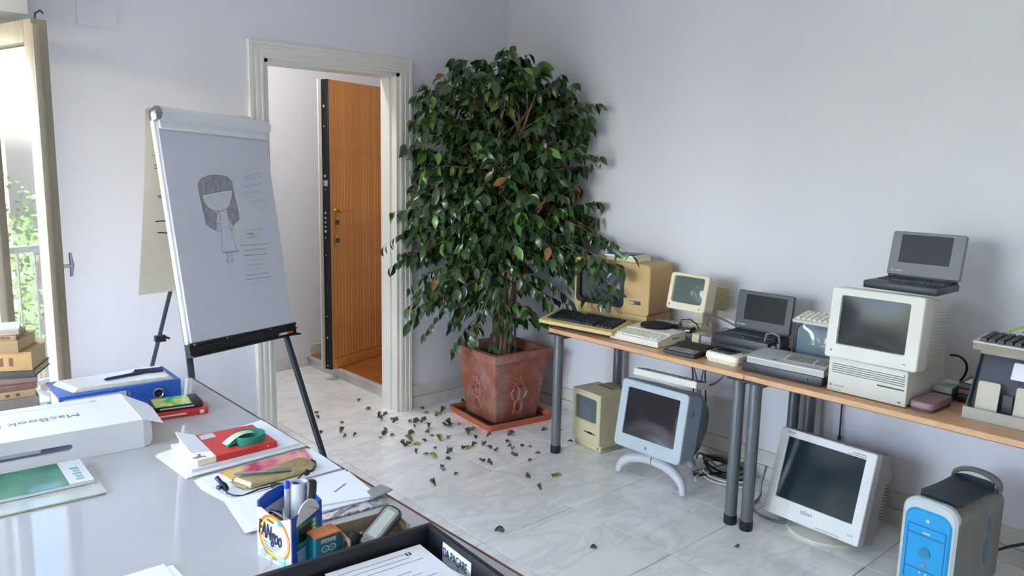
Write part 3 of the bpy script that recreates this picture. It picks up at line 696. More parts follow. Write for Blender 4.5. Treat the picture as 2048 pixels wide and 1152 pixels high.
q = B(xf=tm); glass_face(q, .262, .198, .008, -.004, .155, -.178, .0035); q.build('screen', SCR_NAVY, t)
q = B(xf=tm)
for i in range(16): q.box(W/2-.0155, W/2-.007, -.07, .15, .05+i*.0125, .0525+i*.0125)
q.build('side_vents', PLAT2, t, kind='stuff')
q = B(xf=tm); q.box(-.152, -.147, -.1915, -.189, .026, .034); q.box(.125, .135, -.1915, -.189, .022, .025); q.build('buttons', VENT, t)
laptop('laptop', 'grey laptop opened on top of the large platinum monitor', (-.30, -2.915, T+.146+.290), -91.2, .281, .215, .030, .182, 11.5, CHAR2, M('laptop_grey', '#6E7075', .42, var=.04), SCR_LCD2, .196, .116, -.004, .112)
cable('black power cord hanging behind the large platinum monitor', [(-.15, -3.0, .868), (-.12, -3.03, .865), (-.10, -3.055, .83), (-.10, -3.05, .78), (-.11, -3.02, .735), (-.12, -3.0, .724)], .005, BLACKC)

# ---- mauve device, boxes, floppy box
t = thing('graphics_tablet_mouse', 'dusty mauve rounded cassette case lying on the table edge', 'case', (-.47, -3.055, T), -92)
for nm, m, z0_, z1, k in (('lower_shell', M('dark_mauve', '#5A4448', .5), 0, .012, .97), ('upper_shell', M('mauve_plastic', '#8F6F70', .45, var=.08), .012, .036, 1)):
    q = B(); lp = rr(.088*k, .20*k, .022); q.loft([[(u*.96, v*.97, z0_) for u, v in lp], [(u, v, z0_+.004) for u, v in lp], [(u, v, z1-.008) for u, v in lp], [(u*.92, v*.95, z1) for u, v in lp]]); q.build(nm, m, t)
t.name = 'hinged_case'
CLEAR = bpy.data.materials.new('clear_acrylic'); CLEAR.use_nodes = True
n = CLEAR.node_tree.nodes; l = CLEAR.node_tree.links; p = n['Principled BSDF']; p.inputs['Base Color'].default_value = (.75, .8, .78, 1); p.inputs['Roughness'].default_value = .1; p.inputs['Alpha'].default_value = .35
lozenge('tape_deck_base', 'dark slab under the clear cassette box', 'slab', [(-.345, -3.008), (-.345, -3.085), (-.20, -3.085), (-.20, -3.008)], T, T+.032, CHAR2)
t = thing('cassette_box', 'clear plastic cassette box beside the desktop computer', 'cassette', (-.27, -3.045, T+.0325), -90)
q = B(); q.box(-.036, .036, -.07, .07, 0, .026, .002, 1); q.build('case', CLEAR, t)
q = B(); q.box(-.030, .030, -.06, .06, .003, .012, .002, 1); q.build('tape', CHAR, t)
for i, (nm, lab, z0_, z1, c) in enumerate((('game_cassette', 'black boxed cassette lowest in the small pile by the diskette box', 0, .034, '#17171B'), ('game_cassette', 'dark red boxed cassette in the middle of the small pile', .0345, .056, '#5B2128'), ('game_cassette', 'dark boxed cassette with pale label topmost of the small pile', .0565, .078, '#23282C'))):
    tag(B().box(-.31+i*.006, -.16+i*.004, -3.155-i*.002, -3.092+i*.001, T+z0_, T+z1, .002, 1).build(nm, M('case%d' % i, c, .35), None, True, (-.23, -3.12, T+z0_)), lab, 'cassette')
o = [x for x in COL.objects if x.name.startswith('game_cassette')][-1]
q = B(); q.box(-.285, -.20, -3.142, -3.105, T+.0781, T+.0787); q.build('paper_label', PAPERC, o, True)
for i in range(3): tag(B().box(-.13+.004*i, -.06, -3.21, -3.13-.003*i, T+.085+i*.0145, T+.099+i*.0145, .002, 1).build('small_book', M('olive%d' % i, ('#8A6A4A', '#6B2F2A', '#9C8555')[i], .5), None, True, (-.1, -3.17, T+.085+i*.0145)), ('brown booklet lowest on the pile behind the diskette box', 'dark red booklet in the pile behind the diskette box', 'tan booklet topmost behind the diskette box')[i], 'book')
tag(B().box(-.14, -.05, -3.22, -3.125, T, T+.0845, .003).build('carton', CHAR2, None, True, (-.1, -3.17, T)), 'dark carton under the booklets behind the diskette box', 'box')
t = thing('diskette_box', 'grey diskette storage box with open dark lid and a black keyboard on it', 'storage box', (-.40, -3.345, T), -90)
FB = M('putty_plastic', '#A5A196', .45, var=.04); FBD = M('slate_plastic', '#4C505C', .35)
q = B(); q.box(-.17, .17, -.108, -.100, 0, .044, .002, 1); q.box(-.17, .17, -.10, .10, 0, .006); q.box(-.17, -.164, -.10, .10, 0, .044); q.box(.164, .17, -.10, .10, 0, .044); q.build('tray', FB, t)
q = B(); q.prism([(-.06, .006), (-.052, .006), (.052, .222), (.044, .226)], 'x', -.165, .165); q.build('back_panel', FBD, t)
for s in (-.17, .163):
    q = B(); q.prism([(-.095, .01), (.10, .01), (.10, .228), (.03, .228)], 'x', s, s+.005); q.build('side_panel', CHAR, t)
q = B(); q.box(-.17, .17, .02, .12, .224, .245, .004); q.build('lid_rim', FB, t)
q = B(); q.box(-.02, .02, .012, .02, .226, .238, .002, 1); q.build('latch', CHAR2, t)
q = B(); q.loft([[(u, -.005+(v-.17)*.48-.006, v) for u, v in rr(.13, .058, .002, 2, .015, .185)], [(u, -.005+(v-.17)*.48-.012, v) for u, v in rr(.13, .058, .002, 2, .015, .185)]]); q.build('paper_label', PAPER, t)
DISK = M('putty_divider', '#B9B19E', .5)
for x, wd in ((-.103, .072), (.02, .072)):
    q = B(); q.loft([L2(rr(wd, .115, .008, 4, x, .070), -.085), L2(rr(wd, .115, .008, 4, x, .070), -.078)]); q.build('divider', DISK, t, rot=(R(-10), 0, 0))
q = B(); q.box(-.06, -.028, -.05, -.04, .01, .10); q.box(.065, .10, -.05, -.04, .01, .10); q.build('diskette', CHAR2, t)
t = thing('keyboard', 'black-keyed keyboard laid on top of the diskette box', 'keyboard', (-.375, -3.375, T+.246), -91)
q = B(); q.prism([(-.075, .004), (.075, .002), (.075, .040), (-.075, .030)], 'x', -.205, .205); q.build('case', M('tan_keyboard_case', '#8E8370', .5), t)
q = B(); q.prism([(-.078, .030), (.078, .040), (.078, .045), (-.078, .035)], 'x', -.208, .208); q.build('top_plate', PLAT, t)
q = B(); keys(q, [[1]*14]*5, -.19, .20, -.068, .07, lambda y: .036+(y+.075)*.066, .012, .003); q.build('keys', KEYB, t, kind='stuff')
# ================================================================== UNDER THE TABLES
# ---- compact all-in-one computer
t = thing('compact_computer', 'beige upright all-in-one computer with small screen under the table', 'computer', (-.30, -1.249, 0), -96)
AB = M('yellowed_plastic', '#C9BF9C', .45, var=.05, vs=5)
W, D, Hh = .240, .27, .345
q = B(); q.box(-W/2+.008, W/2-.008, -D/2+.022, D/2, .003, .045, .005); q.build('chin_base', AB, t)
fm = tiltm(-1.5, -D/2, .04)
q = B(xf=Matrix.Translation((0, 0, .045))); bezel(q, W, Hh-.045, .008, .182, .142, .016, 0, .195, -D/2, .012, .012)
q.loft([L2(rr(W, Hh-.045, .008, 5, 0, (Hh-.045)/2), -D/2+.012), L2(rr(W, Hh-.045, .008, 5, 0, (Hh-.045)/2), .06)], False, False)
lp0 = rr(W, Hh-.045, .008, 5, 0, (Hh-.045)/2)
q.loft([L2(lp0, .06), [(u, .135, min(v, .255) if True else v) for u, v in lp0]], False, True); q.build('case', AB, t)
q = B(xf=Matrix.Translation((0, 0, .045))); glass_face(q, .180, .140, .018, 0, .195, -D/2+.010, .010); q.build('screen', M('grey_green_tube', '#5A6568', .1, coat=.3), t)
q = B(); q.box(-.010, .085, -D/2-.002, -D/2+.002, .105, .111, .001, 1); q.box(.02, .06, -D/2-.0022, -D/2+.002, .102, .114, .002, 1); q.build('floppy_slot', BLACK, t)
q = B(); q.box(-.098, -.090, -D/2-.001, -D/2+.001, .070, .079, .001, 1); q.build('emblem', M('emblem_olive', '#8B8B66', .5), t)
q = B(); q.box(.085, .092, -D/2+.0205, -D/2+.023, .018, .028); q.build('jack', BLACK, t)
q = B()
for i in range(14):
    for z in (.014, .024): q.box(W/2-.009, W/2-.0075, -D/2+.04+i*.016, -D/2+.051+i*.016, z, z+.006)
q.build('side_vents', VENT, t, kind='stuff')
q = B(); q.box(-.06, .06, .0, .09, Hh-.001, Hh+.004, .002, 1); q.box(-.045, .07, .03, .10, Hh+.003, Hh+.009, .003, 1); q.build('top_handle_recess', M('dusty_top', '#8E8872', .8), t)

# ---- blue-grey display on arched legs
t = thing('computer_monitor', 'pale blue-grey monitor on white arched legs under the table', 'monitor', (-.40, -1.795, 0), -89.7)
tm = Matrix.Translation((0, 0, .178)) @ Matrix.Translation((0, -.20, 0)) @ Matrix.Rotation(R(-9.4), 4, 'X')
ICE = M('ice_blue_plastic', '#AFBBC1', .3, var=.03); ICE2 = M('blue_grey_shell', '#8FA3B4', .35, var=.04); TEALP = M('translucent_teal', '#1E4556', .3, var=.1)
W, Hh = .415, .352
q = B(xf=tm); bezel(q, W, Hh, .022, .325, .245, .005, 0, .192, 0, .006, .02)
q.build('front_frame', ICE, t)
q = B(xf=tm); glass_face(q, .326, .246, .005, 0, .192, .006, .0025); q.build('screen', M('trinitron_dark', '#2A2529', .07, spec=.45, var=.02), t)
q = B(xf=tm); q.loft([L2(rr(W+.002, Hh+.002, .023, 5, 0, Hh/2), .014), L2(rr(W+.004, Hh+.006, .03, 5, 0, Hh/2), .06), L2(rr(W-.01, Hh-.01, .04, 5, 0, Hh/2), .13)], False, False); q.build('shell_ring', ICE2, t)
q = B(xf=tm); q.loft([L2(rr(W-.012, Hh-.012, .04, 5, 0, Hh/2), .13), L2(rr(W-.04, Hh-.03, .07, 5, 0, Hh/2+.004), .20), L2(rr(W-.12, Hh-.11, .09, 5, 0, Hh/2+.01), .30), L2(rr(.18, .13, .06, 5, 0, Hh/2+.01), .35)], False, True); q.build('rear_shell', TEALP, t)
q = B(xf=tm); q.loft([[(.2085+.0005*k, .055+u, .255+v) for u, v in [(.013*math.cos(a)*(1-.25*math.sin(a)), .016*math.sin(a)) for a in [i*math.pi/8 for i in range(16)]]] for k in (0, 3)]); q._new([], []); q.loft([[(.2085+.0005*k, .057+u, .276+v) for u, v in [(.004*math.cos(a), .006*math.sin(a)) for a in [i*math.pi/4 for i in range(8)]]] for k in (0, 3)]); q.build('side_emblem', M('emblem_blue', '#2B8FD6', .35), t)
q = B(xf=tm); q.loft([[(.007*math.cos(a), -.0005-.001*k, .030+.008*math.sin(a)) for a in [i*math.pi/6 for i in range(12)]] for k in (0, 1)]); q.build('front_emblem', bpy.data.materials['emblem_blue'], t)
LEGW = M('frosted_leg_plastic', '#C2C3C8', .3)
q = B(); q.tube([(0, -.03, .20), (0, -.08, .165), (0, -.13, .135)], [.07, .055, .035], 16); q.build('neck', LEGW, t)
for s in (-1, 1):
    q = B(); pts = []
    for i in range(11):
        k = i/10; pts.append((s*(.005+.20*math.sin(k*math.pi/2)), -.118-.03*k, .013+.112*math.cos(k*math.pi/2)**.8))
    q.tube(pts, [.030-.008*abs(i/10-.0) if i < 8 else .021-.002*(i-8) for i in range(11)], 14); q.build('leg', LEGW, t)
q = B(); pts = [(0, -.11+.33*math.sin(i/8*math.pi/2), .012+.113*math.cos(i/8*math.pi/2)) for i in range(9)]; q.tube(pts, .022, 12); q.build('leg', LEGW, t)
kb_ = loose_keyboard('keyboard', 'pale keyboard lying edge-on upon the blue-grey monitor', (-.418, -1.795, .534), -85.4, .37, .13, IVORY, KEYG, ROWS, .032, .034); kb_.rotation_euler.x = R(-15); kb_.location.z = .524
for i, (a, c) in enumerate((((-.19, -1.66, .695), (-.13, -1.74, .46)), ((-.17, -1.73, .695), (-.12, -1.76, .47)), ((-.2, -1.79, .69), (-.11, -1.77, .45)), ((-.18, -1.86, .695), (-.10, -1.80, .42)))):
    m = ((a[0]+c[0])/2+.02, (a[1]+c[1])/2+(.03 if i % 2 else -.03), (a[2]+c[2])/2)
    cable(('dark cable hanging nearest the single back leg', 'grey cable crossing the dark ones behind the keyboard', 'grey cable hanging straight behind the blue-grey monitor', 'thin cable hanging rightmost of those behind the keyboard')[i], [a, m, c, (c[0]+.02, c[1], .30), (c[0], c[1]+.05, .05)], .004, (BLACKC, GREYC, GREYC, BLACKC)[i], group='cables hanging behind the keyboard')
cable('grey cable sagging from the tabletop to the blue-grey monitor', [(-.18, -1.97, .69), (-.16, -1.96, .56), (-.17, -1.90, .49), (-.18, -1.84, .47)], .005, GREYC)

# ---- tangle on the floor
random.seed(3)
for i, (m, lab) in enumerate(((WHITEC2, 'white cable loop lowest in the tangle behind the monitor legs'), (WHITEC2, 'white cable bight reaching towards the paired table legs'), (BLACKC, 'black cable arching over the tangle on the floor'), (BLACKC, 'black cable lying flat beside the paired table legs'), (GREYC, 'grey-brown cable knotted in the tangle by the skirting'))):
    cx, cy = -.20+.02*i, -2.02+.02*i; pts = []
    for k in range(14):
        a = k*.75+i*1.3; pts.append((cx+random.uniform(.05, .10)*math.cos(a)-.0*k, cy+random.uniform(.09, .17)*math.sin(a), .008+.010*i+random.uniform(0, .03)*(1 if i > 1 else .3)))
    pts[0] = (cx-.12, cy+.1, .007); cable(lab, pts, .0055, m)

# ---- white monitor on swivel base
t = thing('computer_monitor', 'big white tube monitor on a round swivel base on the floor', 'monitor', (-.36, -2.625, 0), -92.7)
tm = Matrix.Translation((0, -.127, .062)) @ Matrix.Rotation(R(-15.7), 4, 'X')
W, Hh = .448, .396
q = B(xf=tm); bezel(q, W, Hh, .008, .362, .280, .003, .0, .222, 0, .008, .05, .003)
q.build('front_frame', WHITEC, t)
q = B(xf=tm); glass_face(q, .362, .280, .003, 0, .222, .0055, .0015); q.build('screen', SCR_TEAL, t)
q = B(xf=tm); q.loft([L2(rr(W, Hh, .008, 5, 0, Hh/2), .05), L2(rr(W-.004, Hh-.004, .008, 5, 0, Hh/2), .14), L2(rr(W-.07, Hh-.06, .02, 5, 0, Hh/2-.01), .18), L2(rr(W-.10, Hh-.10, .02, 5, 0, Hh/2-.01), .30), L2(rr(W-.16, Hh-.16, .02, 5, 0, Hh/2-.02), .36)], False, True); rs = q.build('rear_housing', SIDEG, t)
q = B(xf=tm)
for i in range(12): q.box(W/2-.047, W/2-.0405, .19, .28, .10+i*.014, .103+i*.014)
q.build('side_vents', VENT, rs, kind='stuff')
q = B(xf=tm); q.tube([(-.03, -.001, .062), (-.03, -.0035, .062)], .002, 8); q.build('lamp', VENT, t)
text('SONY', .020, M('bronze_print', '#6C655C', .4, metal=.3), t, (0, 0, 0), (0, 0, 0), 1.1, 'lettering', 'CENTER', m4=tm @ Matrix.Translation((-.02, -.0005, .045)) @ Matrix.Rotation(R(90), 4, 'X'))
text('E19', .016, INKM, t, (0, 0, 0), (0, 0, 0), 1, 'lettering', 'CENTER', m4=tm @ Matrix.Translation((.185, -.0005, .028)) @ Matrix.Rotation(R(90), 4, 'X'))
q = B(xf=tm); q.box(.12, .18, -.001, 0, .374, .378); q.box(.10, .18, -.001, 0, .366, .369); q.box(-.19, -.15, -.001, 0, .378, .382); q.build('small_print', INKM, t)
q = B(xf=tm); q.box(.03, .14, -.004, .002, .002, .014, .003, 1); q.build('button_bar', LGREY, t)
SWB = M('base_ivory', '#D0CCBE', .4)
def ell(rx, ry, z, n=36, cy=.03): return [(rx*math.cos(2*math.pi*i/n), cy+ry*math.sin(2*math.pi*i/n), z) for i in range(n)]
q = B(); q.loft([ell(.165, .165, 0), ell(.170, .17, .006), ell(.165, .165, .014), ell(.10, .10, .030), ell(.09, .09, .034)]); q.build('swivel_base', SWB, t)
q = B(); q.loft([ell(.085, .085, .033), ell(.13, .08, .075, cy=.06), ell(.15, .08, .11, cy=.09)]); q.build('neck', SWB, t)
cable('white cable curling on the floor beside the white tube monitor', [(-.21, -2.25, .16), (-.22, -2.23, .05), (-.24, -2.25, .008), (-.36, -2.27, .008), (-.43, -2.33, .008), (-.44, -2.43, .008), (-.40, -2.50, .008), (-.33, -2.53, .012)], .006, GREYC)
cable('thin black cord hanging down the wall behind the white monitor', [(-.018, -2.511, .69), (-.018, -2.511, .5), (-.018, -2.513, .345)], .004, BLACKC)
q = B(); q.box(-.026, -.012, -2.520, -2.506, .325, .35, .002, 1); tag(q.build('cable_plug', BLACKC, None, True, (-.019, -2.513, .33)), 'small black plug ending the thin cord on the wall', 'plug')

# ---- blue tower
t = thing('computer_tower', 'blue and grey tower computer with top handles on the floor', 'computer', (-.45, -3.172, 0), -96)
TW, TD, TH = .200, .40, .405
BLUE = M('bright_blue_plastic', '#1C9BD8', .22, var=.03, coat=.4); DBLUE = M('deep_blue_plastic', '#142C3C', .42, var=.1)
FROST = M('frosted_grey_plastic', '#77746D', .3, var=.05); FROSTF = M('frosted_white_plastic', '#C6CDCB', .25, var=.03)
def tl(y, w_, h_, r, zc): return L2(rr(w_, h_, r, 6, 0, zc), y)
q = B(); q.loft([tl(-TD/2+.012, TW, TH-.02, .05, .012+TH/2), tl(0, TW+.012, TH-.015, .05, .012+TH/2), tl(TD/2-.02, TW, TH-.02, .05, .012+TH/2), tl(TD/2, TW-.03, TH-.05, .05, .012+TH/2)]); q.build('case', FROST, t)
q = B(); bezel(q, TW, TH, .055, TW-.03, TH-.05, .045, 0, TH/2-.012, -TD/2, .004, .03, .010); q.build('front_surround', FROSTF, t, loc=(0, 0, .012))
fp = q = B(); q.loft([tl(-TD/2+.002, TW-.03, TH-.05, .045, TH/2), tl(-TD/2-.006, TW-.045, TH-.065, .04, TH/2)]); fpo = q.build('front_panel', BLUE, t)
q = B(); y = -TD/2-.0065
for z in (.315, .280): q.box(-.068, .068, y-.001, y+.002, z, z+.0025)
for z in (.145, ): q.box(-.068, .068, y-.001, y+.002, z, z+.0025)
for x in (-.069, .067): q.box(x, x+.002, y-.001, y+.002, .10, .3175)
q.build('panel_seams', M('seam_blue', '#0E5C8C', .4), fpo, kind='stuff')
q = B(); q.cyl((0, y-.0005, .215), (0, y-.003, .215), .021, .021, 24); q.build('speaker', M('speaker_teal', '#2E7FA6', .5), fpo)
q = B(); q.cyl((0, y, .168), (0, y-.004, .168), .009, .008, 18); q.build('power_button', CHROME, fpo)
q = B(); q.cyl((-.010, y, .136), (-.010, y-.003, .136), .004, .004, 10); q.cyl((.012, y, .136), (.012, y-.003, .136), .004, .004, 10); q.build('small_buttons', LGREY, fpo)
q = B(); q.cyl((.0, y, .342), (0, y-.001, .342), .007, .007, 14); q.box(-.014, .014, y-.002, y, .290, .297, .001, 1); q.build('emblem', LGREY, fpo)
# dark top between the handles and the handles themselves
zt_ = .012+TH-.006
q = B(); n_ = 14
def topz(k): return zt_+.010-.006*math.sin(math.pi*k)
rows_ = []
for i in range(n_+1):
    k = i/n_; yy = -TD/2+.055+(TD-.085)*k; wv = .074 if 0 < k < 1 else .064
    rows_.append([(-wv, yy, topz(k)+.004), (-wv*.6, yy, topz(k)+.008), (wv*.6, yy, topz(k)+.008), (wv, yy, topz(k)+.004), (wv, yy, topz(k)-.02), (-wv, yy, topz(k)-.02)])
q.loft(rows_); q.build('top_panel', DBLUE, t)
for yy, hz, nm in ((TD/2-.035, .058, 'rear_handle'),):
    q = B(); pts = [(-.090*math.cos(math.pi*i/14), yy, zt_-.012+hz*math.sin(math.pi*i/14)**.7) for i in range(15)]
    q.loft([[(p[0]*k0, p[1]+dy, p[2]+dz) for k0, dy, dz in ((1, -.018, -.002), (1.03, -.010, .008), (1.03, .012, .008), (1, .018, -.002), (.90, .010, -.008), (.90, -.010, -.008))] for p in pts]); q.build(nm, FROST, t)
q = B()
for cz, rz, ry in ((.30, .032, .014), (.20, .055, .022)):
    q.loft([[(TW/2+.0035+.001*k, .055+ry*math.cos(a)*(1-.5*max(0, math.sin(a))), cz+rz*math.sin(a)) for a in [i*math.pi/10 for i in range(20)]] for k in (0, 2)])
q.build('side_emblem', M('side_blue', '#2C6E92', .3), t)
for s in (-1, 1):
    for yy in (-.15, .15): q = B(); q.box(s*.08-.015, s*.08+.015, yy-.02, yy+.02, 0, .03, .004, 1); q.build('foot', FROST, t)
cable('black cable running along the skirting right of the blue tower', [(-.16, -3.20, .04), (-.10, -3.24, .085), (-.06, -3.36, .15), (-.04, -3.48, .22)], .006, BLACKC)

# ================================================================== POTTED TREE
TC = M('terracotta', '#A65C44', .6, var=.10, vs=6, bump=.05, bs=60)
# lime bloom on the clay
def clay():
    m = M('limed_terracotta', '#98553F', .65, var=.10, vs=6, bump=.08, bs=60); n = m.node_tree.nodes; l = m.node_tree.links
    tc = n.new('ShaderNodeTexCoord'); nz = n.new('ShaderNodeTexNoise'); nz.inputs['Scale'].default_value = 9; nz.inputs['Detail'].default_value = 8; nz.inputs['Roughness'].default_value = .7; l.new(tc.outputs['Object'], nz.inputs['Vector'])
    mr = n.new('ShaderNodeMapRange'); mr.inputs[1].default_value = .46; mr.inputs[2].default_value = .68; mr.inputs[3].default_value = 0; mr.inputs[4].default_value = .7; l.new(nz.outputs['Fac'], mr.inputs[0])
    mx = n.new('ShaderNodeMix'); mx.data_type = 'RGBA'; old = [q for q in n if q.type == 'MIX'][0]
    p = n['Principled BSDF']; l.new(mr.outputs[0], mx.inputs[0]); l.new(old.outputs[2], mx.inputs[6]); mx.inputs[7].default_value = H('#A8928C'); l.new(mx.outputs[2], p.inputs['Base Color']); return m
CLAY = clay()
px_, py_ = -.415, -.478
sc = thing('plant_saucer', 'square terracotta saucer on the floor under the tree pot', 'saucer', (px_, py_, 0), -8)
q = B(); S = .25; lp = rr(2*S, 2*S, .025)
q.loft([[(u*.95, v*.95, 0) for u, v in lp], [(u, v, .036) for u, v in lp], [(u*1.01, v*1.01, .042) for u, v in lp], [(u*.97, v*.97, .042) for u, v in lp], [(u*.93, v*.93, .012) for u, v in lp]]); q.build('dish', M('orange_terracotta', '#B8613F', .5, var=.08), sc)
q = B(); q.loft([[(u*.90, v*.90, .0125) for u, v in lp], [(u*.90, v*.90, .016) for u, v in lp]]); q.build('damp_dirt', M('wet_soil', '#2E2620', .6, var=.3, vs=20), sc)
pt = thing('plant_pot', 'large square terracotta pot with relief flowers holding the leafy tree', 'pot', (px_, py_, .0165), -5)
a0, a1, PH = .168, .213, .45
q = B(); sec = []
for k, (s, z) in enumerate(((a0-.004, 0), (a0, .006), (a1, .385), (a1+.002, .39), (a1+.018, .398), (a1+.022, .425), (a1+.014, .45), (a1-.02, .45), (a1-.03, .39))):
    sec.append([(u, v, z) for u, v in rr(2*s, 2*s, .022)])
q.loft(sec, True, False); q.build('body', CLAY, pt)
q = B(); q.loft([[(u, v, .388) for u, v in rr(2*a1-.05, 2*a1-.05, .02)], [(u, v, .392) for u, v in rr(2*a1-.06, 2*a1-.06, .02)]]); q.build('soil', M('dry_soil', '#5A4A3C', .95, var=.35, vs=40, bump=.8, bs=70), pt)
# relief ornament on the two faces in view: stem, scroll leaves and a flower
def relief(side):
    q = B()
    def f(u, z, d=.0):
        s = a0+(a1-a0)*z/.385
        return (-s-d, u, z) if side == 'x' else (u, -s-d, z)
    def st(pts, r): q.tube([f(u, z, .001) for u, z in pts], r, 6)
    for sg in (1, -1):
        st([(0+sg*.01, .05), (sg*.03, .08), (sg*.028, .12), (0.0, .15), (-sg*.004, .19), (sg*.012, .225)], .009)
        st([(sg*.005, .13), (sg*.045, .15), (sg*.06, .19), (sg*.045, .215), (sg*.028, .20)], .009)
        st([(0, .06), (sg*.018, .04), (sg*.035, .05), (sg*.03, .07)], .007)
    for k in range(7):
        a = R(-30+k*40); st([(0, .25), (.022*math.cos(a), .25+.022*math.sin(a)), (.05*math.cos(a), .255+.045*math.sin(a))], [.006, .015, .006])
    q.build('relief_flower', CLAY, pt)
relief('x'); relief('y')

ft = thing('ficus_tree', 'tall leafy ficus tree growing in the terracotta pot', 'tree', (px_, py_, .41))
FB_ = M('ficus_bark', '#7A6450', .8, var=.2, vs=30, bump=.3, bs=60)
def leafmat(name, c, isl):
    m = M(name, c, .27, var=.12, vs=30, island=isl, spec=.6); return m
LEAF = leafmat('ficus_leaf', '#2F4A22', .38); LEAF2 = leafmat('young_ficus_leaf', '#557F2A', .25)
LEAFB = M('dry_leaf', '#8B5E34', .6, var=.2)
def leaf_geo(L, Wd, fold, droop, curl=0.0):
    st_ = [0, .2, .45, .7, .9, 1]; wd = [0, .72, 1, .72, .22, 0]; V = []; Fc = []
    for s, w_ in zip(st_, wd):
        z = -droop*s*s*L; x = s*L
        if w_ == 0: V.append((x, 0, z))
        else:
            for k in (-1, 0, 1): V.append((x, k*w_*Wd/2*(1-curl*.3), z+abs(k)*fold*w_*Wd/2+curl*w_*Wd*.4*abs(k)))
    # indices: 0 base, 1-3, 4-6, 7-9, 10-12, 13 tip
    Fc += [(0, 2, 1), (0, 3, 2)]
    for a in (1, 4, 7): Fc += [(a, a+1, a+4, a+3), (a+1, a+2, a+5, a+4)]
    Fc += [(10, 11, 13), (11, 12, 13)]
    return V, Fc
variants = [leaf_geo(.084, .042, .35, .25), leaf_geo(.076, .040, .15, .45), leaf_geo(.092, .045, .5, .1), leaf_geo(.068, .036, .3, .6)]
vmesh = []
for i, (V, Fc) in enumerate(variants):
    for m in (LEAF, LEAF2):
        me = bpy.data.meshes.new('leaf'); me.from_pydata(V, [], Fc); me.materials.append(m)
        for p in me.polygons: p.use_smooth = True
        vmesh.append(me)
rgt = Vector((math.sin(YAW), -math.cos(YAW), 0)); dep = Vector((math.cos(YAW), math.sin(YAW), 0))
axis0 = Vector((px_, py_, 0))
ENV = [(2.34, -.04, .04), (2.27, -.40, .20), (2.19, -.50, .36), (2.04, -.66, .56), (1.89, -.66, .60), (1.67, -.65, .58), (1.50, -.64, .48), (1.40, -.66, .60), (1.27, -.69, .66), (1.15, -.71, .68), (1.02, -.70, .66), (.92, -.68, .56), (.82, -.55, .46), (.72, -.56, .51), (.63, -.55, .47), (.55, -.33, .22), (.47, -.29, -.10)]
def env(z):
    for (za, la, ra), (zb, lb, rb_) in zip(ENV, ENV[1:]):
        if zb <= z <= za:
            k = (za-z)/(za-zb); return la+(lb-la)*k, ra+(rb_-ra)*k
    return (0, 0)
def keep(p):
    p = p.copy()
    if p.x > -.05: p -= dep*((p.x+.05)/dep.x)
    if p.y > -.05: p -= dep*((p.y+.05)/dep.y)
    if p.y < -.97 and p.x > -.40 and p.z < 1.16: p -= dep*((p.x+.40)/dep.x)
    return p
random.seed(21)
# stems: several thin trunks twisting upwards
stems = []
q = B()
for i in range(7):
    a = i*.9; r0 = .045; pts = []
    for k in range(13):
        kk = k/12; z = .0+1.62*kk*(1 if i < 4 else .75)
        rad = r0*(1-kk*.3)+.17*kk*kk+.02*math.sin(4*kk+i)
        pts.append(Vector((rad*math.cos(a+kk*2.2), rad*math.sin(a+kk*2.2), z)))
    stems.append(pts); q.tube([keep(p+axis0)-axis0 for p in pts], [.014*(1-.65*k/12) for k in range(13)], 8)
q.build('stems', FB_, ft)
q = B(); q.tube([(.09, -.02, -.02), (.088, -.02, .5)], .009, 8); q.build('support_cane', M('cane', '#8E8A80', .6), ft)
twq = B(); leaves = []; base_z = .41
def add_twig(p0, p1, droop, nl, spread, z_up=0.0):
    pts = []; n_ = 7
    for k in range(n_+1):
        kk = k/n_; p = p0.lerp(p1, kk); p = p+Vector((0, 0, z_up*math.sin(math.pi*kk)*1.0 - droop*(kk**2-kk)*.0)); pts.append(keep(p))
    twq.tube([p-axis0-Vector((0, 0, base_z)) for p in pts], [.0042*(1-.75*k/n_) for k in range(n_+1)], 4, False)
    for j in range(nl):
        kk = spread+(1-spread)*(j+random.random()*.7)/nl
        i0 = min(int(kk*n_), n_-1); p = pts[i0].lerp(pts[i0+1], kk*n_-i0); d = (pts[i0+1]-pts[i0]).normalized()
        side = d.cross(Vector((0, 0, 1)))
        if side.length < .01: side = Vector((1, 0, 0))
        side.normalize(); s = 1 if j % 2 else -1
        dirv = (d*random.uniform(.2, .7)+side*s*random.uniform(.3, .9)+Vector((0, 0, -random.uniform(.35, 1.1)))).normalized()
        leaves.append((p, dirv, random.random()))
NT = 480
for i in range(NT):
    z = random.triangular(.56, 2.25, 1.15) if i % 2 else random.uniform(1.0, 2.27)
    L_, R_ = env(z+.03); ph = random.uniform(0, 2*math.pi)
    if random.random() < .35: ph = random.uniform(math.pi*1.0, 2*math.pi)     # more growth towards the light of the room
    cs, sn = math.cos(ph), math.sin(ph)
    rad = random.uniform(.50, .98)
    lat = (R_ if cs > 0 else -L_)*cs*rad; mid = 0
    if i % 2: lat = L_+(R_-L_)*random.uniform(.02, .98); sn = random.uniform(-1, .6)*math.sqrt(max(.05, 1-(lat/(R_ if lat > 0 else L_ or 1))**2))
    dp = .46*sn*rad*(1 if z < 1.9 else .8)
    p1 = axis0+rgt*lat+dep*dp+Vector((0, 0, z))
    zs = min(max(z+random.uniform(-.05, .22) if z < 1.3 else z-random.uniform(.1, .35), .62), 1.95)
    sp = random.choice(stems); kz_ = min(int((zs-.41)/1.62*12), 12); p0 = axis0+Vector((sp[kz_].x, sp[kz_].y, zs))
    if p0.z > 1.9: p0 = axis0+Vector((random.uniform(-.12, .12), random.uniform(-.12, .12), zs))
    add_twig(p0, p1, 0, random.randint(12, 18), .28, random.uniform(.0, .10))
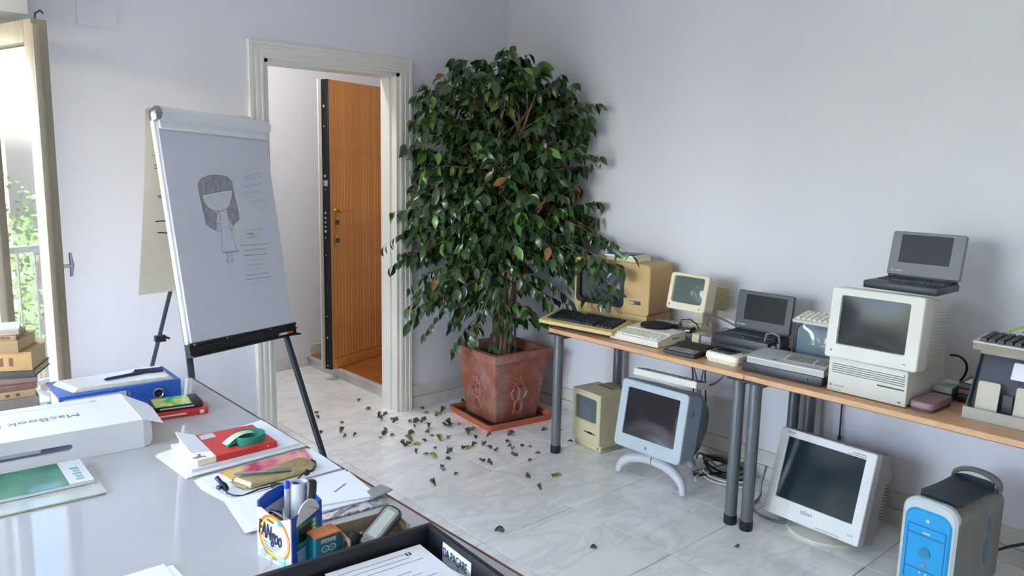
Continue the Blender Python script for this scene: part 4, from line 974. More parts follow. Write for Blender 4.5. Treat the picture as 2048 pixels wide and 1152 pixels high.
# outstanding shoots seen against the wall and doorway
def shoot(lat, z, dp, lat0, z0, dp0, nl, up=.03): add_twig(axis0+rgt*lat0+dep*dp0+Vector((0, 0, z0)), axis0+rgt*lat+dep*dp+Vector((0, 0, z)), 0, nl, .35, up)
shoot(.03, 2.33, 0, .0, 2.05, 0, 8); shoot(-.35, 2.24, -.05, -.2, 2.0, 0, 10); shoot(.33, 2.14, -.1, .15, 1.95, 0, 9); shoot(.55, 1.98, -.15, .25, 1.9, -.05, 12); shoot(.57, 1.67, -.2, .3, 1.62, -.1, 9)
shoot(-.74, 1.10, -.15, -.3, 1.25, -.05, 14, .06); shoot(-.70, .97, -.18, -.3, 1.1, -.05, 12, .05); shoot(-.71, 1.30, -.05, -.35, 1.3, 0, 11); shoot(-.60, .62, -.2, -.2, .85, -.05, 14, .05)
shoot(.70, 1.14, -.2, .4, 1.15, -.1, 13, .05); shoot(.66, 1.06, -.3, .35, 1.1, -.1, 14, .04); shoot(.60, 1.40, -.15, .3, 1.3, -.05, 11); shoot(-.31, .46, -.25, -.1, .7, -.1, 11, .05)
random.seed(44)
for i in range(22):
    a = random.uniform(0, 1); shoot(.34+.30*a, random.uniform(.86, 1.22)-.06*a, random.uniform(-.34, -.08), .10, random.uniform(1.1, 1.4), -.05, 13, .06)
for i in range(20):
    a = random.uniform(0, 1); shoot(-.22-.38*a, random.uniform(.58, .86), random.uniform(-.34, .05), -.05, random.uniform(.8, 1.1), -.05, 13, .06)
for i in range(12): shoot(random.uniform(-.60, -.40), random.uniform(1.5, 2.15), random.uniform(-.35, .0), -.1, random.uniform(1.4, 1.9), -.05, 14, .05)
for i in range(6): shoot(random.uniform(-.30, .12), random.uniform(.50, .66), random.uniform(-.40, -.25), -.02, random.uniform(.8, 1.0), -.05, 11, .05)
twq.build('twigs', FB_, ft)
# leaves: those that show largest (towards the room) are pieces, the rest one mass
order = sorted(range(len(leaves)), key=lambda i: -(CAM-leaves[i][0]).length)   # farthest first
front = set(order[-2*len(order)//5:]); front = set(random.sample(sorted(front), 298))
def lmat(p, d, roll, s):
    x = d; z = Vector((0, 0, 1))-x*x.z
    z = z.normalized() if z.length > .05 else Vector((1, 0, 0)); y = z.cross(x)
    c, s_ = math.cos(roll), math.sin(roll); y2 = c*y+s_*z; z2 = -s_*y+c*z
    return Matrix(((x.x*s, y2.x*s, z2.x*s, p.x), (x.y*s, y2.y*s, z2.y*s, p.y), (x.z*s, y2.z*s, z2.z*s, p.z), (0, 0, 0, 1)))
mV, mF, mM = [], [], []
for i, (p, d, rn) in enumerate(leaves):
    p = keep(p)
    if p.z < .86 and p.x > -.70 and p.y < -.98: continue
    s = .72+.42*rn; tip = p+d*.08*s
    if tip.x > -.012 or tip.y > -.012: d = Vector((-abs(d.x) if tip.x > -.012 else d.x, -abs(d.y) if tip.y > -.012 else d.y, d.z))
    mt = lmat(p-axis0-Vector((0, 0, base_z)), d, random.gauss(0, .8), s)
    vi = random.randrange(4); young = random.random() < .07
    if i in front:
        o = bpy.data.objects.new('leaf', vmesh[vi*2+(1 if young else 0)]); COL.objects.link(o); o.parent = ft; o.matrix_basis = mt
    else:
        V, Fc = variants[vi]; off = len(mV)
        mV += [tuple(mt @ Vector(v)) for v in V]; mF += [tuple(j+off for j in f) for f in Fc]; mM += [(2 if random.random() < .012 else 1 if young else 0)]*len(Fc)
me = bpy.data.meshes.new('foliage'); me.from_pydata(mV, [], mF)
for m in (LEAF, LEAF2, LEAFB): me.materials.append(m)
me.polygons.foreach_set('material_index', mM); me.polygons.foreach_set('use_smooth', [True]*len(mF))
o = bpy.data.objects.new('foliage', me); COL.objects.link(o); o.parent = ft; o['kind'] = 'stuff'

# ---- fallen leaves
FALLEN = [(-0.967,-0.229),(-0.983,-0.327),(-0.918,-0.390),(-0.847,-0.426),(-0.811,-0.414),(-0.821,-0.479),(-0.764,-0.483),(-1.070,-0.426),(-1.089,-0.558),(-1.151,-0.491),(-1.229,-0.536),(-1.186,-0.569),(-1.144,-0.586),(-0.998,-0.594),(-0.953,-0.611),(-0.811,-0.611),(-0.746,-0.604),(-0.814,-0.704),(-0.732,-0.749),(-0.696,-0.871),(-0.604,-0.813),(-1.219,-0.681),(-1.195,-0.750),(-1.202,-0.799),(-1.107,-0.709),(-1.053,-0.752),(-1.091,-0.833),(-1.158,-0.882),(-0.994,-0.810),(-0.942,-0.799),(-0.890,-0.806),(-0.869,-0.858),(-0.867,-0.886),(-0.863,-0.965),(-0.749,-0.953),(-0.778,-0.992),(-0.703,-0.990),(-0.660,-1.024),(-0.851,-1.074),(-0.696,-1.132),(-0.808,-1.182),(-1.039,-1.025),(-1.031,-1.081),(-1.252,-0.946),(-1.263,-0.992),(-1.228,-1.064),(-1.419,-1.092),(-0.837,-1.428),(-0.994,-1.347),(-1.030,-1.469),(-1.499,-1.703),(-1.280,-2.068),(-0.789,-2.467),(-0.424,-1.098),(-0.397,-0.881),(-0.326,-0.937),(-0.861,-1.403),(-0.989,0.325),(-0.934,0.249),(-1.041,0.156),(-1.029,0.024),(-0.918,0.029),(-0.893,-0.036),(-0.957,-0.017),(-0.745,-0.043),(-0.772,-0.147),(-0.776,-0.249),(-0.716,-0.206),(-0.672,-0.210),(-1.097,-0.084),(-1.013,-0.048),(-1.013,-0.116),(-1.026,-0.196),(-0.978,-0.235),(-0.981,-0.329),(-0.924,-0.272),(-0.892,-0.303),(-0.920,-0.392),(-0.833,-0.419),(-0.831,-0.489),(-0.765,-0.486),(-0.460,-0.120),(-0.540,-0.172),(-1.374,-0.134),(-1.408,-0.228),(-1.347,-0.238),(-1.479,-0.069),(-1.324,0.301),(-1.377,0.200),(-1.303,0.027),(-1.174,-0.266),(-1.196,-0.327),(-1.255,-0.362),(-1.168,-0.367),(-1.151,-0.496),(-1.230,-0.530),(-1.194,-0.571),(-1.061,-0.426),(-1.089,-0.557),(-1.144,-0.587),(-0.981,-0.464),(-1.000,-0.527),(-0.816,-0.621),(-0.750,-0.607),(-0.513,0.090)]
dryc = [M('fallen_grey', '#4E5148', .6, var=.25, vs=40), M('fallen_brown', '#6E5B3E', .6, var=.25, vs=40), M('fallen_olive', '#7B8440', .55, var=.2, vs=40), M('fallen_green', '#8FA04E', .5, var=.15, vs=40)]
dlab = ['grey curled dry ficus leaf lying on the marble floor', 'brown curled dry ficus leaf lying on the marble floor', 'olive withered ficus leaf lying on the marble floor', 'yellow-green fallen ficus leaf lying on the marble floor']
dgrp = ['grey fallen leaves on the floor', 'brown fallen leaves on the floor', 'olive fallen leaves on the floor', 'yellow-green fallen leaves on the floor']
dm = {}
random.seed(5)
def fallen(x, y, z, ci, s, label=None, group=None):
    vi = random.randrange(4)
    if (vi, ci) not in dm:
        V, Fc = leaf_geo(.050, .036, .3+.25*vi, -.10-.12*vi, (.9 if vi % 2 else .5) if ci < 2 else .2); jt = .006 if ci < 2 else .002; V = [(v[0]*(.75 if ci < 2 else 1)+random.uniform(-jt, jt), v[1]+random.uniform(-jt, jt), v[2]*1.1+random.uniform(-jt, jt)*.6) for v in V]; mz = min(v[2] for v in V)
        me = bpy.data.meshes.new('fallen_leaf'); me.from_pydata([(v[0]-.03, v[1], v[2]-mz+.0008) for v in V], [], Fc); me.materials.append(dryc[ci]); dm[(vi, ci)] = me
    o = bpy.data.objects.new('fallen_leaf', dm[(vi, ci)]); COL.objects.link(o); o.location = (x, y, z); o.rotation_euler = (0, 0, random.uniform(0, 6.28)); o.scale = (s,)*3
    return tag(o, label or dlab[ci], 'leaf', group or dgrp[ci])
done = []
for (x, y) in FALLEN:
    if y > -.04 and (x > DX1-.1 or x < DX0): continue
    if y > -.03 and x > DX1-.06: continue
    if abs((x-px_)*.99-(y-py_)*.14) < .285 and abs((y-py_)*.99+(x-px_)*.14) < .285: continue
    if min([math.hypot(x-a, y-c) for a, c in done] or [9]) < .022: continue
    done.append((x, y)); ci = random.choices([0, 1, 2, 3], [62, 24, 9, 5])[0]; fallen(x, y, 0, ci, random.uniform(.6, 1.15) if ci < 2 else random.uniform(.9, 1.3))
fallen(-.455, -1.20, .805, 3, .8, 'pale green leaf on the black keys nearest the table end', 'leaves on the terminal keyboard'); fallen(-.50, -1.245, .80, 3, .9, 'pale curled leaf in the middle of the terminal keyboard', 'leaves on the terminal keyboard'); fallen(-.565, -1.16, .775, 3, .6, 'small yellow leaf at the front edge of the terminal keyboard', 'leaves on the terminal keyboard')
t = thing('houseplant', 'green sprig of a plant leaning over the diskette box', 'plant', (-.14, -3.38, T))
q = B(); q.loft([[(.05*k*math.cos(a), .05*k*math.sin(a), z) for a in [i*math.pi/10 for i in range(20)]] for k, z in ((.8, 0), (1.0, .09), (1.05, .10), (.9, .10), (.85, .09))]); q.build('pot', TC, t)
q = B(); q.tube([(0, 0, .08), (-.02, .01, .25), (-.10, .04, .33), (-.17, .09, .335)], .004, 6); q.build('stem', LEAF2, t)
V, Fc = leaf_geo(.085, .034, .3, .35); me = bpy.data.meshes.new('leaf'); me.from_pydata(V, [], Fc); me.materials.append(M('bright_leaf', '#7FB04A', .4))
for lx, ly, lz, rz, ry in ((-.15, .08, .335, 2.2, .1), (-.13, .06, .33, 3.3, .2), (-.10, .05, .325, 1.2, .1), (-.05, .02, .28, 4.0, .3)):
    o = bpy.data.objects.new('leaf', me); COL.objects.link(o); o.parent = t; o.location = (lx, ly, lz); o.rotation_euler = (0, ry, rz)
# ================================================================== FLIP CHART
BLv = Vector((-2.421, -.617, .78)); av = Vector((.91085, .41067, -.04121)); bv = Vector((-.04095, .18928, .98107)); nv = Vector((.41069, -.89192, .18923))
def P3(u, v, w_=0.0): return BLv+av*u+bv*v+nv*w_
PM = Matrix(((av.x, bv.x, nv.x, BLv.x), (av.y, bv.y, nv.y, BLv.y), (av.z, bv.z, nv.z, BLv.z), (0, 0, 0, 1)))
fc = thing('flip_chart', 'white flip chart on black legs showing a pencil drawing of a girl', 'flip chart', (-2.1, -.45, 0))
PW, PH_ = .704, 1.035
def pm(): return B(xf=PM)
q = pm(); q.box(0, PW, -.02, PH_, -.022, 0, .002, 1); q.build('board', M('white_board', '#EDEDEE', .3, var=.01), fc, True)
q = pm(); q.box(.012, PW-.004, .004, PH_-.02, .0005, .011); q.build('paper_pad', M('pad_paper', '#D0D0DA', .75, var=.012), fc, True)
q = pm(); rl_ = [(PH_+.006+.036*math.cos(R(a)), .012+.040*math.sin(R(a))) for a in range(-60, 271, 22)]
q.loft([[(u, v, w_) for v, w_ in rl_] for u in (.012, PW*.5, PW+.006)], False, False)
q.loft([[(u, v*1.0, w_*.96) for v, w_ in rl_] for u in (PW+.006, PW*.5, .012)], False, False)
q.loft([[(u, PH_-.055+.006*k, .0115+.03*k*k), ] for u in (.012, PW) for k in (0,)], False, False) if False else None
q.build('rolled_sheet', PAPER, fc, True)
q = pm(); q.box(.012, PW+.004, PH_-.062, PH_-.02, .011, .024, .004, 1); q.build('folded_edge', PAPER, fc, True)
for u in (-.004, PW-.01):
    q = pm(); q.box(u, u+.012, PH_-.024, PH_+.024, -.02, .024, .004); q.build('clamp_end', CHROME if u < 0 else BLACK, fc, True)
# sheets thrown over the top, hanging down behind the board
ah = Vector((.91163, .41102, 0)); nn = Vector((.41825, -.90833, 0)); O_ = Vector((-2.4794, -.3853, 1.7874))
def bk(s, z, d=0): return O_+ah*s+Vector((0, 0, z))+nn*d
q = B()
for lay in range(2):
    L_ = []
    for k in range(9):
        kk = k/8; z = .03-.83*kk+.012*lay
        L_.append([bk(-.072*kk**1.4-.004+.008*lay, z, .0-.02*kk-.004*lay), bk(.22, z-.012*kk, -.018*kk-.004*lay), bk(.46, z-.02*kk, -.004*lay), bk(.66, z-.02*kk, -.004*lay)])
    q.loft(L_, False, False, closed=False)
hs = q.build('hanging_sheets', PAPERC, fc, True)
q = B()
for s_, ww in zip([[(.0127, -.1708), (.0319, -.1705)], [(.0273, -.2134), (.0388, -.2133)], [(.0264, -.2266), (.0399, -.2266)], [(.035, -.3517), (.0576, -.3507)], [(.0394, -.3597), (.0571, -.3594)], [(.015, -.4682), (.0772, -.4678)], [(.0245, -.5191), (.0837, -.5257)]], (.002, .004, .004, .004, .004, .006, .006)):
    stroke(q, s_, ww, lambda u, v: bk(u, v, .006))
q.build('marker_strokes', INKD, hs, True)
DRAW = {'hair':[[(0.1897,0.7274),(0.2114,0.7536),(0.2619,0.772),(0.325,0.7776),(0.3807,0.7728),(0.4085,0.7497),(0.4112,0.7093),(0.3592,0.7028),(0.2941,0.6936),(0.2305,0.6821),(0.2032,0.6791),(0.1902,0.6967)],[(0.1897,0.7274),(0.1902,0.6967),(0.2032,0.6791),(0.2099,0.6458),(0.2282,0.6201),(0.2585,0.6019),(0.2809,0.5939),(0.2712,0.5626),(0.2607,0.5106),(0.2322,0.5217),(0.2023,0.5404),(0.1971,0.6149),(0.1918,0.6712)],[(0.4112,0.7093),(0.4138,0.6689),(0.4211,0.6148),(0.423,0.5633),(0.4082,0.5527),(0.3746,0.5317),(0.3626,0.5614),(0.3487,0.5989),(0.3468,0.6069),(0.3727,0.6282),(0.3966,0.674),(0.4049,0.7038)]],'dark':[[(0.1897,0.7274),(0.2114,0.7536),(0.2619,0.772),(0.325,0.7776),(0.3807,0.7728),(0.4085,0.7497),(0.4112,0.7093),(0.4138,0.6689),(0.4211,0.6148),(0.423,0.5633),(0.4082,0.5527),(0.3746,0.5317)],[(0.1897,0.7274),(0.1918,0.6712),(0.1971,0.6149),(0.2023,0.5404),(0.2322,0.5217),(0.2603,0.509)],[(0.2045,0.6791),(0.2099,0.6458),(0.2282,0.6201),(0.259,0.6045),(0.2962,0.6007),(0.3402,0.6096),(0.3691,0.6282),(0.394,0.6686),(0.4069,0.7065)],[(0.2032,0.6791),(0.2307,0.6831),(0.2941,0.6936),(0.3592,0.7028),(0.4072,0.7076)],[(0.2771,0.4036),(0.305,0.4021),(0.3481,0.403),(0.3852,0.406)],[(0.2769,0.4025),(0.3083,0.4009),(0.3479,0.402),(0.385,0.4049)],[(0.2992,0.367),(0.2983,0.3485)],[(0.3064,0.3676),(0.3067,0.348)],[(0.3265,0.368),(0.3272,0.3504)],[(0.3339,0.3691),(0.3359,0.3509)],[(0.5084,0.4819),(0.5131,0.4818)],[(0.2889,0.5991),(0.2722,0.5678),(0.2635,0.5314),(0.2708,0.5024)],[(0.3482,0.5962),(0.359,0.5615),(0.3741,0.5291),(0.365,0.5025)],[(0.2656,0.5418),(0.2807,0.5415)],[(0.258,0.7527),(0.2377,0.7184),(0.2302,0.6976)],[(0.2871,0.7615),(0.2739,0.7297)],[(0.3255,0.7628),(0.3342,0.7367),(0.3324,0.7102)],[(0.3696,0.7538),(0.3775,0.7219)],[(0.2956,0.7696),(0.2874,0.7458),(0.289,0.7197)]],'mid':[[(0.3028,0.5991),(0.2967,0.5518),(0.2761,0.4052)],[(0.3487,0.5989),(0.3475,0.5403),(0.3567,0.4974),(0.3727,0.4163),(0.385,0.4049)],[(0.3042,0.5885),(0.2884,0.5624),(0.2776,0.5259),(0.2803,0.5048)],[(0.3515,0.5776),(0.3596,0.5294),(0.3553,0.5081)],[(0.3034,0.4011),(0.3019,0.3695)],[(0.3132,0.4006),(0.3103,0.369)],[(0.3294,0.3998),(0.327,0.3706)],[(0.3401,0.3992),(0.3377,0.37)],[(0.4013,0.4301),(0.6157,0.4319)],[(0.4106,0.4036),(0.5778,0.4064)],[(0.4143,0.3784),(0.5866,0.38)],[(0.407,0.2789),(0.5671,0.2818)],[(0.403,0.2596),(0.5884,0.2603)],[(0.4145,0.3795),(0.4469,0.3793)]],'light':[[(0.2375,0.6667),(0.2629,0.6748)],[(0.3024,0.6833),(0.3492,0.6883)],[(0.287,0.6411),(0.3046,0.6423)],[(0.4038,0.353),(0.5668,0.3551)],[(0.4066,0.3306),(0.5537,0.3318)],[(0.4015,0.3065),(0.5486,0.3079)],[(0.4015,0.2348),(0.5408,0.2344)],[(0.5292,0.6426),(0.5524,0.6232),(0.5879,0.6035),(0.627,0.5977)],[(0.6096,0.6487),(0.6035,0.6091)],[(0.3183,0.5197),(0.3382,0.5298)]],'scrib':[[(0.4992,0.7745),(0.6221,0.8017)],[(0.4996,0.7581),(0.6341,0.7824)],[(0.4812,0.7246),(0.6187,0.7479)],[(0.459,0.6902),(0.5935,0.7049)],[(0.5181,0.6453),(0.6398,0.6575)],[(0.4432,0.5058),(0.584,0.5106)],[(0.4504,0.4865),(0.5078,0.4864)],[(0.4583,0.4698),(0.5278,0.4702)]]}
dr_m = lambda u, v: P3(u, v, .0118)
q = B()
for poly in DRAW['hair']:
    cx = sum(p[0] for p in poly)/len(poly); cy = sum(p[1] for p in poly)/len(poly)
    t_ = bmesh.new(); vs = [t_.verts.new(P3(u, v, .0115)) for u, v in poly]; f = t_.faces.new(vs); bmesh.ops.triangulate(t_, faces=[f]); q.take(t_)
q.build('pencil_shading', HAIR, fc, True)
q = B()
for s_ in DRAW['dark']: stroke(q, s_, .0032, dr_m)
q.build('pencil_outline', INK, fc, True, kind='stuff')
q = B()
for s_ in DRAW['mid']: stroke(q, s_, .0022, dr_m)
q.build('pencil_lines', INK, fc, True, kind='stuff')
q = B(); random.seed(9)
for s_ in DRAW['light']: stroke(q, s_, .0016, dr_m)
for (a, c) in DRAW['scrib']:
    n_ = 46; pts = []
    for i in range(n_+1):
        k = i/n_
        if random.random() < .08 and len(pts) > 3: stroke(q, pts, .0016, dr_m); pts = []
        pts.append((a[0]+(c[0]-a[0])*k+random.uniform(-.002, .002), a[1]+(c[1]-a[1])*k+random.choice((-1, 1))*random.uniform(.001, .007)))
    stroke(q, pts, .0016, dr_m)
q.build('handwriting', INKL, fc, True, kind='stuff')
# pen tray
q = pm(); q.prism([(-.062, -.018), (.0, -.018), (.0, .014), (-.008, .016), (-.012, .012), (-.050, .012), (-.054, .030), (-.062, .030)], 'x', -.006, PW+.012); q.build('pen_tray', BLACK, fc, True)
for u in (.02, .22, .52):
    q = pm(); q.cyl((u, -.006, .012), (u, -.006, .017), .006, .006, 10); q.build('tray_screw', CHROME, fc, True)
q = pm(); q.box(PW+.010, PW+.022, -.066, -.058, -.01, .034, .001, 1); q.box(PW+.010, PW+.018, -.030, -.024, -.01, .02, .001, 1); q.box(PW+.010, PW+.016, -.004, .004, -.01, .016, .001, 1); q.build('tray_end', BLACK, fc, True)
def bar(a, c, w_, m, name, parent, cap=None):
    q = B(); d = (Vector(c)-Vector(a)); mid = (Vector(a)+Vector(c))/2
    q.obox(mid, (w_, w_*.7, d.length), d.to_track_quat('Z', 'Y').to_matrix(), .002); return q.build(name, m, parent, True)
lg = M('dark_blue_grey_metal', '#3A3F48', .35, metal=.4)
l1 = bar(P3(PW-.03, -.02, -.035), (-1.735, -.61, .01), .028, lg, 'leg', fc); l2 = bar(P3(.03, -.02, -.035), (-2.45, -.86, .01), .028, lg, 'leg', fc)
l3 = bar(P3(PW*.5, PH_-.06, -.04), (-2.585, -.095, .01), .028, lg, 'rear_leg', fc)
bar(P3(PW-.03, -.02, -.035), P3(PW-.03, .5, -.032), .026, lg, 'leg_sleeve', fc); bar(P3(.03, -.02, -.035), P3(.03, .5, -.032), .026, lg, 'leg_sleeve', fc)
for p in ((-1.735, -.61, 0), (-2.45, -.86, 0), (-2.585, -.095, 0)):
    q = B(); q.cyl((p[0], p[1], 0), (p[0], p[1], .03), .018, .016, 12); q.build('foot_cap', BLACK, fc, True)
p = Vector((-2.585, -.095, .01)).lerp(P3(PW*.5, PH_-.06, -.04), .42); q = B(); q.box(p.x-.02, p.x+.03, p.y-.016, p.y+.016, p.z-.02, p.z+.012, .003); q.tube([(p.x+.03, p.y, p.z), (p.x+.05, p.y, p.z-.01)], .006, 8); q.build('leg_clamp', BLACK, fc, True)
pn = thing('whiteboard_marker', 'red-capped marker lying at the end of the flip chart tray', 'marker', tuple(P3(PW-.09, -.046, .0195)))
q = pm(); q.tube([(PW-.13, -.0435, .0195), (PW-.075, -.0435, .0195)], .0072, 12); q.build('barrel', LGREY, pn, True)
q = pm(); q.tube([(PW-.075, -.0435, .0195), (PW-.03, -.0435, .0195)], .0078, 12); q.build('cap', M('red_plastic', '#B5332A', .35), pn, True)

# ================================================================== GLASS-TOPPED DESK
D = .73
dk = thing('office_desk', 'large grey glass-topped desk in the foreground covered with papers', 'desk', (-3.04, -2.0, 0))
dx0, dx1, dy0, dy1 = -3.57, -2.535, -3.08, -.985
B().box(dx0, dx1, dy0, dy1, D-.036, D-.0065, .002, 1).build('tabletop', REDWOOD, dk, True)
GREYG = M('back_painted_glass', '#B5B3B2', .03, spec=.75, var=.01)
B().box(dx1-.007, dx1+.001, dy0, dy1, D-.034, D-.0003, .001, 1).build('edge_strip', REDWOOD, dk, True)
B().box(dx0+.002, dx1-.0075, dy0+.002, dy1-.004, D-.0062, D, .001, 1).build('glass_top', GREYG, dk, True)
q = B(); q.box(dx0+.001, dx1-.008, dy1-.0042, dy1-.002, D-.006, D-.0005); q.build('glass_edge', M('glass_edge_green', '#9FC4BE', .1), dk, True)
for x in (dx0+.06, dx1-.20):
    for y in (dy0+.06, dy1-.06): B().box(x-.03, x+.03, y-.03, y+.03, 0, D-.036, .003).build('leg', DSTEEL, dk, True)
q = B(); q.box(dx0+.06, dx1-.20, dy1-.10, dy1-.08, .3, D-.036, .002, 1); q.build('modesty_panel', SIDEG, dk, True)

# ---- old books (spines to the room)
OLDP = M('yellowed_pages', '#C9B48C', .85, var=.12, vs=40, stretch=(1, 1, 8))
def old_book(label, xr, yf, z0_, z1, w_, d_, yaw, c, band=None):
    t = thing('old_book', label, 'book', (xr, yf, z0_), yaw, 'old books stacked at the desk corner')
    m = M('old_cover', c, .6, var=.14, vs=16); h_ = z1-z0_-.0006; e = min(.003, h_*.15)
    q = B(); q.box(-w_, 0, 0, d_, 0, e, .001, 1); q.box(-w_, 0, 0, d_, h_-e, h_, .001, 1); q.box(-w_, 0, -.004, .003, 0, h_, .0025, 2); q.build('cover', m, t)
    q = B(); q.box(-w_+.003, -.004, .003, d_-.005, e, h_-e); q.build('pages', OLDP, t)
    if band:
        q = B()
        for x in band: q.box(x, x+.012, -.0048, -.0035, h_*.25, h_*.7)
        q.build('spine_lettering', M('faded_ink', '#7A4B3A', .7), t)
    return t
zb = [D+.0005, .775, .800, .822, .840, .867, .934, .981, .998, 1.017]
old_book('grey-brown old book lowest of the stack by the window', -3.085, -1.05, zb[0], zb[1], .27, .19, -3, '#8E8278')
old_book('tan old book with spine lettering second from the bottom of the stack', -3.095, -1.05, zb[1], zb[2], .26, .18, -2, '#C2A67C', [-.06, -.09, -.12, -.20])
old_book('brown-pink old book third from the bottom of the stack', -3.088, -1.045, zb[2], zb[3], .25, .18, -5, '#8A6A5E')
old_book('thin mauve old book in the middle of the stack', -3.085, -1.045, zb[3], zb[4], .25, .17, -8, '#9A7F78')
old_book('dark green old book with fanned pages beneath the thick tan book', -3.092, -1.045, zb[4], zb[5], .24, .18, -26, '#4F5148')
old_book('thick tan old book with red spine marks', -3.098, -1.05, zb[5], zb[6], .24, .17, -26, '#C39D66', [-.07, -.10, -.19, -.215])
old_book('tan old book third from the top of the stack', -3.135, -1.05, zb[6], zb[7], .22, .16, -30, '#A68A62')
old_book('thin beige old booklet second from the top of the stack', -3.14, -1.05, zb[7], zb[8], .22, .15, -22, '#B49A74', [-.03, -.045, -.06])
old_book('pale worn book lying topmost on the old book stack', -3.13, -1.05, zb[8], zb[9], .21, .15, -12, '#CFC2AC')

# ---- lever arch binder
t = thing('ring_binder', 'blue lever arch binder lying on its side with a chrome finger ring', 'binder', (-2.866, -1.245, D+.0005), -1.5)
BB = M('binder_blue', '#2A5FB5', .35, var=.03); w_ = .395; h_ = .076; d_ = .22
q = B(); q.box(-w_/2, w_/2, 0, d_, 0, .003); q.box(-w_/2, w_/2, 0, d_, h_-.003, h_); q.box(-w_/2, w_/2, -.003, 0, 0, h_, .001, 1); q.build('cover', BB, t)
q = B(); q.box(-w_/2+.01, w_/2-.01, .02, d_-.005, .003, .05); q.build('filed_papers', PAPER, t)
q = B(); q.box(-w_/2+.014, .012, -.004, -.003, .006, h_-.012); lb = q.build('spine_label', M('label_grey', '#B9BEC9', .5), t)
q = B(); q.tube(arc(-.145, .04, .008, .012, 20, 160, 6) and [(x, -.0045, z) for x, z in arc(-.145, .042, .010, .012, 0, 180, 8)], .0012, 5); q.box(.020, .024, -.0042, -.003, .045, .058); q.build('label_print', INKM, lb)
q = B(); k_ = [(.118+.017*math.cos(2*math.pi*i/24), -.005, .036+.017*math.sin(2*math.pi*i/24)) for i in range(25)]; q.tube(k_, .0032, 8); q.build('finger_ring', CHROME, t)
q = B(); q.cyl((.118, -.0032, .036), (.118, -.004, .036), .014, .014, 20); q.build('ring_hole', DSTEEL, t)
def slabthing(name, label, cat, pts, z0_, z1, m, group=None, shrink=0):
    cx = sum(p[0] for p in pts)/len(pts); cy = sum(p[1] for p in pts)/len(pts)
    q = B(); q.slab(pts, z0_, z1); o = q.build(name, m, None, True, (cx, cy, z0_)); return tag(o, label, cat, group)
NEWS = M('newsprint', '#D5D2CB', .8, var=.12, vs=70, stretch=(1, 4, 1))
z = D+.0005+h_+.0005
t = thing('newspaper', 'folded newspaper lying on the blue binder', 'newspaper', (-2.86, -1.17, z))
for i in range(5):
    e = .004*i; q = B(); q.slab([(-3.012+e, -1.217+e*.5), (-2.690-e, -1.240), (-2.677-e*.5, -1.06), (-3.045+e, -1.07)], z+.0026*i, z+.0026*i+.0023); q.build('folded_sheet', NEWS, t, True)
def pen(label, a, c, r, m, capm=None, name='pen', cat='pen', f=.62):
    a, c = Vector(a), Vector(c); t = thing(name, label, cat, tuple(a))
    q = B(); q.tube([a, a.lerp(c, .06), a.lerp(c, f)], [r*.35, r, r], 10); q.build('barrel', m, t, True)
    q = B(); q.tube([a.lerp(c, f-.02), a.lerp(c, .97), c], [r*1.12, r*1.12, r*.8], 10); q.build('cap', capm or m, t, True)
    return t
INKBL = M('navy_plastic', '#1B2350', .3); zp = z+.0134
pen('slim navy pen lying along the newspaper', (-2.905, -1.175, zp+.006), (-2.760, -1.150, zp+.006), .0055, INKBL)
pen('thick dark marker lying on the right part of the newspaper', (-2.80, -1.139, zp+.009), (-2.702, -1.165, zp+.009), .0085, M('marker_dark', '#20222C', .35), INKBL, 'marker', 'marker')

# ---- white laptop carton
t = thing('carton', 'white laptop carton with carry slot lying on the desk', 'box', (-2.925, -1.680, D+.0005), -4)
WB = M('white_card', '#DEDCDE', .45, var=.01); cw, cd_, ch = .46, .325, .088
q = B(); fr_ = rr(.37, .020, .0098, 5, -.375, .040); ob = rr(cw, ch, .001, 5, -cw/2, ch/2)
q.loft([[(u, 0, v) for u, v in ob], [(u, 0, v) for u, v in fr_], [(u, .012, v) for u, v in fr_]], False, False)
bt = [(0, 0), (.0, cd_), (-cw, cd_), (-cw, 0)]
q._new([(x, y, ch) for x, y in bt]+[(x, y, 0) for x, y in bt], [(0, 1, 2, 3), (4, 5, 6, 7), (1, 2, 6, 5), (2, 3, 7, 6), (0, 1, 5, 4)])
q.build('box', WB, t)
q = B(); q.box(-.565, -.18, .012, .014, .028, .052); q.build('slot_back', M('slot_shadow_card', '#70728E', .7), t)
q = B(); q.box(-.57, -.27, .004, .011, .038, .050, .003); q.build('carry_handle', M('grey_handle', '#C9CCD4', .5), t)
q = B(); q.loft([[(0, .004, ch), (.02, .006, ch-.004), (.026, .01, ch-.02), (.026, .01, .02), (.018, .006, .004), (0, .002, .001)], [(0, .06, ch), (.016, .06, ch-.006), (.02, .06, ch-.02), (.02, .06, .02), (.012, .06, .006), (0, .06, .001)]], True, True); q.build('tuck_flap', WB, t)
q = B(); q.loft([[(-.002, 0.002, ch), (-.002, cd_, ch), (.055, .20, ch-.012), (.062, .16, ch-.016), (.055, -.012, ch-.018)], [(-.002, 0.002, ch+.001), (-.002, cd_, ch+.001), (.055, .20, ch-.011), (.062, .16, ch-.015), (.055, -.012, ch-.017)]]); q.build('open_flap', WB, t)
q = B(); q.box(-cw, -.08, cd_-.048, cd_-.046, ch, ch+.0004); q.box(-.10, -.08, cd_-.048, cd_-.038, ch, ch+.0004); q.build('lid_seam', M('seam_grey', '#AFAEB2', .7), t)
text('MacBook Pro', .050, M('silver_print', '#6F7076', .35), t, (-.145, .175, ch+.0003), (0, 0, R(180)), 1.0)
